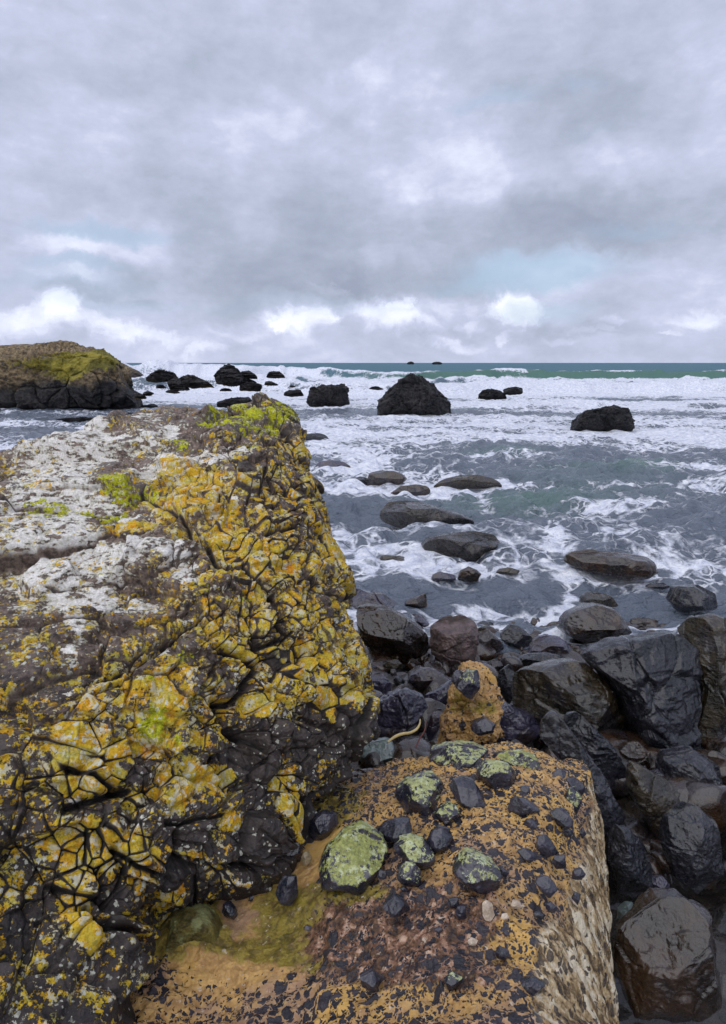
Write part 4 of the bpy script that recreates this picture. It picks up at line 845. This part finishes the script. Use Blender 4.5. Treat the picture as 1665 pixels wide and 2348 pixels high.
def build_conglomerate():
    def rz(L): return [atz(a, b, H+z) for a, b, z in L]
    root = bpy.data.objects.new('conglomerate_boulder', None); col.objects.link(root); root.location = at(1050, 2050, 2.1)-np.array([0, 0, .6])
    tag(root, 'sandy orange boulder studded with dark stones, with a streaked right side', 'boulder')
    Rows = [
     rz([(-100, 2560, -1.80), (150, 2560, -1.80), (420, 2560, -1.82), (650, 2560, -1.75), (850, 2560, -1.62), (1020, 2560, -1.56), (1180, 2560, -1.54), (1330, 2560, -1.60), (1440, 2560, -1.95)]),
     rz([(0, 2330, -1.80), (200, 2330, -1.80), (430, 2330, -1.82), (640, 2330, -1.77), (830, 2330, -1.62), (1000, 2330, -1.56), (1150, 2330, -1.53), (1310, 2330, -1.60), (1432, 2330, -1.98)]),
     rz([(60, 2200, -1.80), (250, 2190, -1.80), (440, 2160, -1.80), (620, 2170, -1.78), (810, 2150, -1.64), (990, 2150, -1.56), (1150, 2160, -1.53), (1300, 2180, -1.60), (1424, 2200, -1.98)]),
     rz([(120, 2050, -1.80), (300, 2050, -1.80), (460, 2040, -1.78), (630, 2030, -1.77), (800, 2010, -1.66), (980, 2000, -1.57), (1160, 2000, -1.53), (1310, 2030, -1.60), (1414, 2080, -1.95)]),
     rz([(180, 1950, -1.80), (350, 1940, -1.80), (520, 1930, -1.80), (660, 1920, -1.77), (820, 1900, -1.69), (980, 1880, -1.60), (1170, 1880, -1.56), (1310, 1900, -1.62), (1402, 1960, -1.92)]),
     rz([(250, 1880, -1.82), (420, 1870, -1.82), (580, 1860, -1.82), (720, 1850, -1.78), (850, 1825, -1.72), (980, 1800, -1.64), (1170, 1790, -1.60), (1310, 1810, -1.65), (1390, 1870, -1.88)]),
     rz([(300, 1830, -1.9), (470, 1820, -1.9), (620, 1810, -1.9), (760, 1810, -1.84), (862, 1770, -1.78), (980, 1735, -1.69), (1150, 1725, -1.66), (1280, 1745, -1.70), (1362, 1790, -1.85)])]
    C = np.array(Rows); b = C[-1]
    C = np.concatenate([C[:1]+np.array([0, -.5, -.8]), C, b[None]+np.array([0, .08, -.10]), b[None]+np.array([0, .14, -.5]), b[None]+np.array([0, .2, -1.2])], 0)
    C[:, -1] -= np.array([.035, 0, 0]); C[:, -2] -= np.array([.02, 0, 0]); e = C[:, -1]; C = np.concatenate([C, (e+np.array([.005, .03, -.35]))[:, None], (e+np.array([.01, .05, -.9]))[:, None], (e+np.array([0, .1, -1.5]))[:, None]], 1)
    nr, nc = 800, 1000
    G = net(C, nr, nc); N = normals(G)
    if N[nr//2, nc//2, 2] < 0: N = -N
    V = G.reshape(-1, 3); Nn = N.reshape(-1, 3); px, py, _ = proj(V)
    side = np.clip(sstep(px + .12*(py-1900) - 20*vnoise(V, 8, 3), 1315, 1365), 0, 1)
    side = np.maximum(side, blobs(px, py, [(1280, 2190, 50, 90, .8), (1270, 2290, 60, 90, .9), (1340, 2020, 30, 80, .5)]))
    side = np.clip(side*1.15, 0, 1)
    gully = blobs(px, py, ZE([(900, 720, 160, 120, 1), (550, 850, 90, 60, 1), (1250, 400, 60, 60, 1), (1150, 620, 90, 60, .8), (1400, 430, 60, 40, .6), (750, 620, 80, 60, .8)]))
    rough = 1-np.clip(gully, 0, 1)*.75
    rng = np.random.RandomState(2)
    S = V[rng.randint(0, len(V), 3200)]; Wp = V+.006*np.stack([fbm(V, 30, 2, s) for s in (1, 2, 3)], 1)
    i1, d1, i2, d2 = two_nearest(Wp, S)
    stone = rng.rand(len(S)) > .55
    h = .007*stone[i1]*sstep(d2-d1, .002, .018)*rng.uniform(.4, 1, len(S))[i1]
    h = (h + .020*fbm(V, 6, 5, 6, .5, True)*.7 + .005*fbm(V, 22, 4, 9, .55, True))*rough + .026*fbm(V, 2.5, 3, 33)
    h = h*(1-.75*side) + side*.008*fbm(V*np.array([1, 1, .10]), 26, 4, 12, .6)
    # mound of drowned rock lower left, pools
    h += .06*blobs(px, py, [(430, 2150, 60, 35, 1.0)]) - .02*blobs(px, py, [(540, 2090, 30, 60, .8), (640, 2160, 60, 50, 1)])
    h -= .03*blobs(px, py, [(690, 2110, 60, 50, .8)])
    V2 = V+Nn*h[:, None]
    algae = blobs(px, py, ZE([(560, 690, 70, 30, .8), (1150, 590, 60, 60, .7), (1250, 760, 80, 40, 1.0), (640, 900, 70, 50, 1.3), (760, 860, 40, 60, .8), (1130, 900, 60, 50, 1.0), (1000, 1000, 80, 30, .7), (1500, 670, 80, 26, .9), (1420, 240, 50, 26, 1.0), (1050, 640, 30, 60, .5), (1200, 1050, 90, 30, .8), (520, 1000, 60, 30, .9), (900, 980, 60, 30, .7), (1500, 200, 60, 20, .5), (760, 800, 20, 80, .7)])
        + ZF([(0, 470, 60, 40, 1.0), (60, 830, 60, 26, .9), (560, 800, 30, 30, .3), (350, 480, 20, 20, .4)]))
    bare = np.clip(gully*1.1, 0, 1)+blobs(px, py, ZF([(430, 1080, 90, 30, .6), (100, 850, 50, 20, .6)])) + .5*blobs(px, py, [(560, 2200, 160, 80, 1)])
    o = mk('rock_body', V2, grid_faces(nr, nc), M['cong'], root, {'algae': algae, 'streak': side, 'bare': np.clip(bare, 0, 1.2), 'rust': blobs(px, py, ZF([(60, 1020, 180, 70, 1), (-60, 1120, 150, 100, .9), (250, 930, 120, 60, .5), (640, 960, 130, 110, .7), (330, 1180, 140, 60, .7), (150, 420, 160, 90, .5), (620, 1300, 160, 60, .7), (480, 1150, 60, 60, .5)]))}, origin=np.array(root.location))
    keep = (Nn[:, 2] > .0) & (((CAM-V)*Nn).sum(1) > .05); idx = np.where(keep)[0][::3]
    def sd(cx, cy):
        k = idx[np.argmin((px[idx]-cx)**2+(py[idx]-cy)**2)]; q = V2[k]-CAM
        return q @ FW
    st = []
    FL = [([(450, 240), (455, 160), (520, 135), (600, 125), (690, 135), (745, 155), (748, 200), (700, 245), (620, 275), (560, 262)], 'cobble_l', 1.0), ([(755, 185), (800, 160), (900, 150), (980, 180), (1005, 230), (1012, 280), (960, 262), (890, 240), (820, 222)], 'cobble_g', .8),
     ([(680, 300), (695, 255), (740, 215), (790, 205), (840, 215), (880, 260), (888, 310), (850, 350), (800, 388), (750, 360)], 'cobble_l', 1.0), ([(278, 385), (290, 345), (340, 310), (430, 280), (480, 285), (520, 330), (535, 400), (500, 450), (400, 495), (330, 460)], 'cobble_l', 1.0),
     ([(550, 340), (570, 305), (620, 290), (670, 305), (700, 350), (740, 430), (690, 492), (640, 470), (590, 410)], 'cobble', .9), ([(462, 490), (500, 450), (550, 418), (590, 440), (603, 475), (580, 505), (500, 522)], 'cobble_l', .8), ([(182, 560), (220, 528), (280, 508), (350, 500), (362, 545), (330, 590), (260, 615)], 'cobble', .8),
     ([(268, 640), (300, 605), (360, 595), (420, 610), (470, 660), (480, 698), (430, 728), (350, 712), (290, 680)], 'cobble_l', .9), ([(435, 620), (460, 570), (500, 540), (550, 555), (578, 620), (550, 665), (500, 680)], 'cobble', .8),
     ([(-110, 730), (-90, 670), (-60, 620), (20, 560), (110, 543), (180, 575), (222, 610), (238, 650), (200, 710), (150, 800), (120, 845), (0, 800), (-90, 800)], 'cobble_g', 1.0),
     ([(563, 775), (600, 700), (640, 670), (700, 680), (770, 715), (802, 750), (795, 820), (740, 858), (640, 825)], 'cobble_l', .9), ([(285, 800), (300, 750), (330, 723), (380, 730), (405, 760), (405, 825), (340, 835)], 'cobble_l', .7), ([(213, 945), (235, 905), (270, 888), (320, 910), (355, 955), (290, 992)], 'cobble', .8),
     ([(843, 455), (860, 405), (890, 383), (950, 410), (1008, 450), (990, 482), (900, 480)], 'cobble', .6), ([(1040, 318), (1070, 270), (1110, 243), (1142, 268), (1105, 310)], 'cobble', .5), ([(1123, 400), (1150, 350), (1180, 338), (1215, 385), (1215, 420), (1188, 475), (1140, 440)], 'cobble_l', .7), ([(1115, 335), (1140, 300), (1180, 288), (1215, 315), (1243, 355), (1215, 375), (1160, 345)], 'cobble', .5),
     ([(1058, 470), (1090, 450), (1135, 452), (1172, 505), (1150, 552), (1090, 530)], 'cobble', .7), ([(918, 530), (940, 500), (970, 495), (993, 540), (955, 565)], 'cobble', .6), ([(988, 650), (990, 585), (1040, 578), (1070, 620), (1100, 672), (1035, 693)], 'cobble', .45), ([(888, 665), (920, 648), (960, 655), (987, 690), (950, 722)], 'cobble', .5), ([(1066, 715), (1080, 685), (1130, 680), (1138, 745), (1085, 750)], 'cobble', .5),
     ([(978, 815), (1005, 788), (1045, 785), (1080, 820), (1092, 850), (1050, 893), (1005, 855)], 'cobble', .6), ([(1165, 800), (1170, 760), (1210, 745), (1235, 775), (1215, 808)], 'cobble', .5), ([(538, 925), (550, 897), (592, 895), (602, 935), (560, 948)], 'cobble', .6), ([(578, 975), (590, 938), (630, 938), (637, 1000), (595, 1003)], 'cobble', .6), ([(878, 365), (900, 337), (950, 333), (965, 372), (900, 382)], 'cobble', .5),
     ([(998, 380), (1015, 362), (1068, 400), (1050, 420)], 'cobble', .5), ([(1140, 230), (1160, 213), (1185, 225), (1180, 250), (1150, 250)], 'cobble', .6), ([(1165, 900), (1180, 865), (1212, 880), (1195, 935)], 'cobble', .6), ([(1120, 560), (1140, 545), (1175, 560), (1160, 590), (1130, 590)], 'cobble', .6), ([(800, 770), (815, 740), (850, 770), (835, 795)], 'cobble', .5), ([(780, 1170), (800, 1140), (850, 1165), (840, 1200), (790, 1200)], 'cobble', .7),
     ([(972, 975), (1000, 965), (1035, 985), (1010, 1008)], 'cobble', .5), ([(1010, 440), (1035, 430), (1055, 455), (1030, 475)], 'cobble', .5), ([(185, 790), (200, 755), (232, 765), (235, 800), (205, 805)], 'cobble', .5), ([(1030, 930), (1060, 915), (1095, 945), (1080, 975), (1045, 965)], 'cobble', .5), ([(1200, 560), (1220, 540), (1240, 575), (1215, 600)], 'cobble', .5), ([(815, 1075), (835, 1058), (855, 1075), (835, 1092)], 'cobble', .6),
     ([(717, 985), (715, 925), (735, 908), (765, 925), (778, 985), (755, 1018), (730, 1010)], 'shell', .35), ([(858, 935), (870, 905), (905, 915), (920, 948), (880, 952)], 'shell', .35), ([(808, 1000), (815, 978), (840, 972), (852, 998), (830, 1015)], 'shell', .35), ([(640, 1115), (660, 1095), (695, 1110), (680, 1138), (650, 1135)], 'shell', .3), ([(845, 500), (850, 482), (868, 485), (865, 505)], 'shell', .5),
     ([(300, 850), (320, 840), (345, 855), (320, 872)], 'cobble', .5), ([(470, 1055), (500, 1040), (520, 1060), (495, 1080)], 'cobble', .5), ([(520, 1300), (560, 1270), (620, 1300), (590, 1350), (540, 1350)], 'cobble_l', .7), ([(900, 1330), (960, 1290), (1030, 1330), (980, 1390), (920, 1380)], 'cobble', .7), ([(100, 1290), (160, 1260), (220, 1310), (170, 1360), (110, 1340)], 'cobble', .7)]
    EL = [([(1108, 450), (1135, 415), (1180, 398), (1240, 388), (1258, 410), (1266, 455), (1250, 522), (1195, 538), (1130, 495)], 'cobble', .8), ([(1255, 500), (1270, 475), (1292, 468), (1312, 505), (1300, 540), (1268, 540)], 'tan', .8), ([(1118, 690), (1135, 640), (1160, 600), (1230, 600), (1238, 700), (1200, 755), (1145, 750)], 'cobble', .6),
     ([(832, 790), (840, 750), (872, 738), (900, 770), (918, 805), (900, 828), (845, 812)], 'cobble', .8), ([(1290, 370), (1300, 320), (1330, 280), (1370, 258), (1440, 275), (1455, 320), (1400, 380), (1335, 412)], 'cobble', .8), ([(972, 735), (980, 710), (1005, 704), (995, 735)], 'cobble', .5), ([(1380, 665), (1390, 645), (1415, 655), (1400, 680)], 'cobble', .6), ([(1265, 875), (1280, 860), (1310, 870), (1295, 892)], 'cobble', .6)]
    KN = []
    for z, L in ((ZF, FL), (ZE, EL)):
        for i, (pts, mt, tk) in enumerate(L):
            q = z(pts); a = np.array(q); cx, cy = a.mean(0)
            hp = (a[:, 1].max()-a[:, 1].min())/2
            rock('embedded_stone', q, M[mt], parent=root, depth=max(min(sd(p_[0], p_[1]) for p_ in q), sd(cx, cy)-.08), thick=tk*1.0, seed=300+i+(100 if z is ZE else 0), amp=.035, planes=9,
                 res=(150, 70) if tk > .6 else (90, 44), push=.0, soft=1, box=.8, ragged=.006)
    rock('drowned_mound', ZE([(480, 960), (500, 880), (560, 820), (640, 785), (740, 785), (800, 840), (825, 920), (800, 1000), (700, 1050), (560, 1040)]), M['algal'],
         parent=root, depth=sd(440, 2150)+.02, thick=.7, seed=555, amp=.05, planes=3, res=(200, 90), push=.1, ragged=.01)
    # the sandy knob behind
    kn = bpy.data.objects.new('sandy_knob', None); col.objects.link(kn); kn.location = at(1100, 1700, 3.5)
    tag(kn, 'lumpy knob of sandy orange conglomerate behind the big conglomerate boulder', 'boulder')
    def ka(V):
        px, py, _ = proj(V)
        return {'algae': blobs(px, py, ZB([(770, 570, 50, 22, .9), (630, 520, 26, 30, .7), (640, 590, 40, 14, .4)])), 'streak': 0*px, 'bare': 0*px+.35, 'rust': 0*px+.35}
    KD = 3.45
    rock('rock_body', ZB([(545, 720), (548, 640), (575, 560), (590, 500), (615, 440), (660, 400), (740, 412), (800, 418), (825, 440), (840, 500), (862, 545), (830, 590), (810, 640), (840, 680), (800, 760), (700, 790), (600, 790), (530, 770)]),
         M['cong'], parent=kn, depth=KD, thick=.75, seed=700, amp=.085, ragged=.03, planes=5, res=(420, 200), soft=1, push=.3, attrs=ka, blocks=25)
    for i, (pts, mt, dz) in enumerate((([(618, 470), (640, 430), (680, 398), (730, 393), (740, 440), (738, 480), (700, 535), (660, 515)], 'cobble_l', -.16), ([(695, 680), (705, 645), (760, 622), (812, 650), (800, 692), (730, 705)], 'cobble', -.24),
                                       ([(600, 440), (612, 405), (640, 392), (660, 405), (640, 440), (615, 465)], 'cobble', -.12))):
        rock('embedded_stone', ZB(pts), M[mt], parent=kn, depth=KD+dz, thick=.9, seed=720+i, res=(150, 70), push=.2, soft=2)
build_conglomerate()

# ------------------------------------------------------------------ loose stones and weed
def tube(path, rad, n=10, m=60):
    C = catmull(np.array(path), m); T = np.gradient(C, axis=0); T /= np.linalg.norm(T, axis=1, keepdims=True)
    u = np.cross(T, [0, 0, 1.0]); u /= np.linalg.norm(u, axis=1, keepdims=True); v = np.cross(u, T)
    a = np.linspace(0, 2*math.pi, n, endpoint=False); r = np.interp(np.linspace(0, 1, m), np.linspace(0, 1, len(rad)), rad)
    V = C[:, None]+r[:, None, None]*(np.cos(a)[None, :, None]*u[:, None]+np.sin(a)[None, :, None]*v[:, None])
    return V.reshape(-1, 3), grid_faces(m, n, True)
kp = [at(a, b, d) for (a, b), d in zip(ZB([(292, 742), (330, 715), (365, 702), (400, 697), (432, 680), (448, 655), (450, 632)]), [3.05, 3.1, 3.12, 3.16, 3.2, 3.24, 3.3])]
V, Fc = tube(kp, [.004, .0075, .0075, .007, .0065, .005, .003]); o = mk('kelp_stalk', V, Fc, M['kelp'], origin=np.array(kp[0]))
tag(o, 'pale curved kelp stalk lying over the grey green stone', 'seaweed')
kp = [at(a, b, d) for (a, b), d in zip(ZB([(430, 770), (445, 730), (470, 690), (480, 640)]), [3.1, 3.15, 3.2, 3.3])]
V, Fc = tube(kp, [.002, .0035, .0035, .002]); o = mk('weed_strand', V, Fc, M['red'], origin=np.array(kp[0]))
tag(o, 'thin dark red weed strand right of the pale kelp stalk', 'seaweed')
rock('red_seaweed', ZB([(145, 785), (150, 765), (165, 752), (188, 744), (185, 756), (168, 772), (155, 792)]), M['red'], 'tuft of red seaweed beside the grey green stone', 'seaweed',
     depth=3.0, thick=.6, seed=901, amp=.16, planes=0, res=(120, 60), push=.1, soft=1)

def pebbles():
    rng = np.random.RandomState(9); Vs, Fs, off = [], [], 0
    ico = []
    nt, nf = 22, 12
    th = np.linspace(0, 2*math.pi, nt, endpoint=False); ph = np.linspace(-math.pi/2, math.pi/2, nf)
    U = np.stack([(np.cos(ph)[:, None]*np.cos(th)).ravel(), (np.cos(ph)[:, None]*np.sin(th)).ravel(), np.repeat(np.sin(ph), nt)], 1)
    fc = grid_faces(nf, nt, True)
    for k in range(1500):
        y = rng.uniform(2.6, 8.4); x = rng.uniform(-.5, .75)*y+.3; s = rng.choice([.05, .08, .12, .18], p=[.35, .35, .22, .08])
        c = np.array([x, y, shore_z(x, y)+rng.uniform(-.04, .05)])
        q = U.copy()
        for _ in range(7):
            n = rng.normal(0, 1, 3); n /= np.linalg.norm(n); q -= np.outer(np.maximum(q@n-rng.uniform(.55, .8), 0)*.9, n)
        q = q*s*rng.uniform(.6, 1.3, 3)*np.array([1, 1, .75]); a = rng.rand()*6.28; ca, sa = math.cos(a), math.sin(a)
        q = np.stack([q[:, 0]*ca-q[:, 1]*sa, q[:, 0]*sa+q[:, 1]*ca, q[:, 2]], 1)+c
        Vs.append(q); Fs.append(fc+off); off += len(q)
    o = mk('pebbles', np.vstack(Vs), np.vstack(Fs), M['brown']); o['kind'] = 'stuff'
    tag(o, 'wet dark cobbles and pebbles wedged between the shore boulders', 'pebbles')
pebbles()
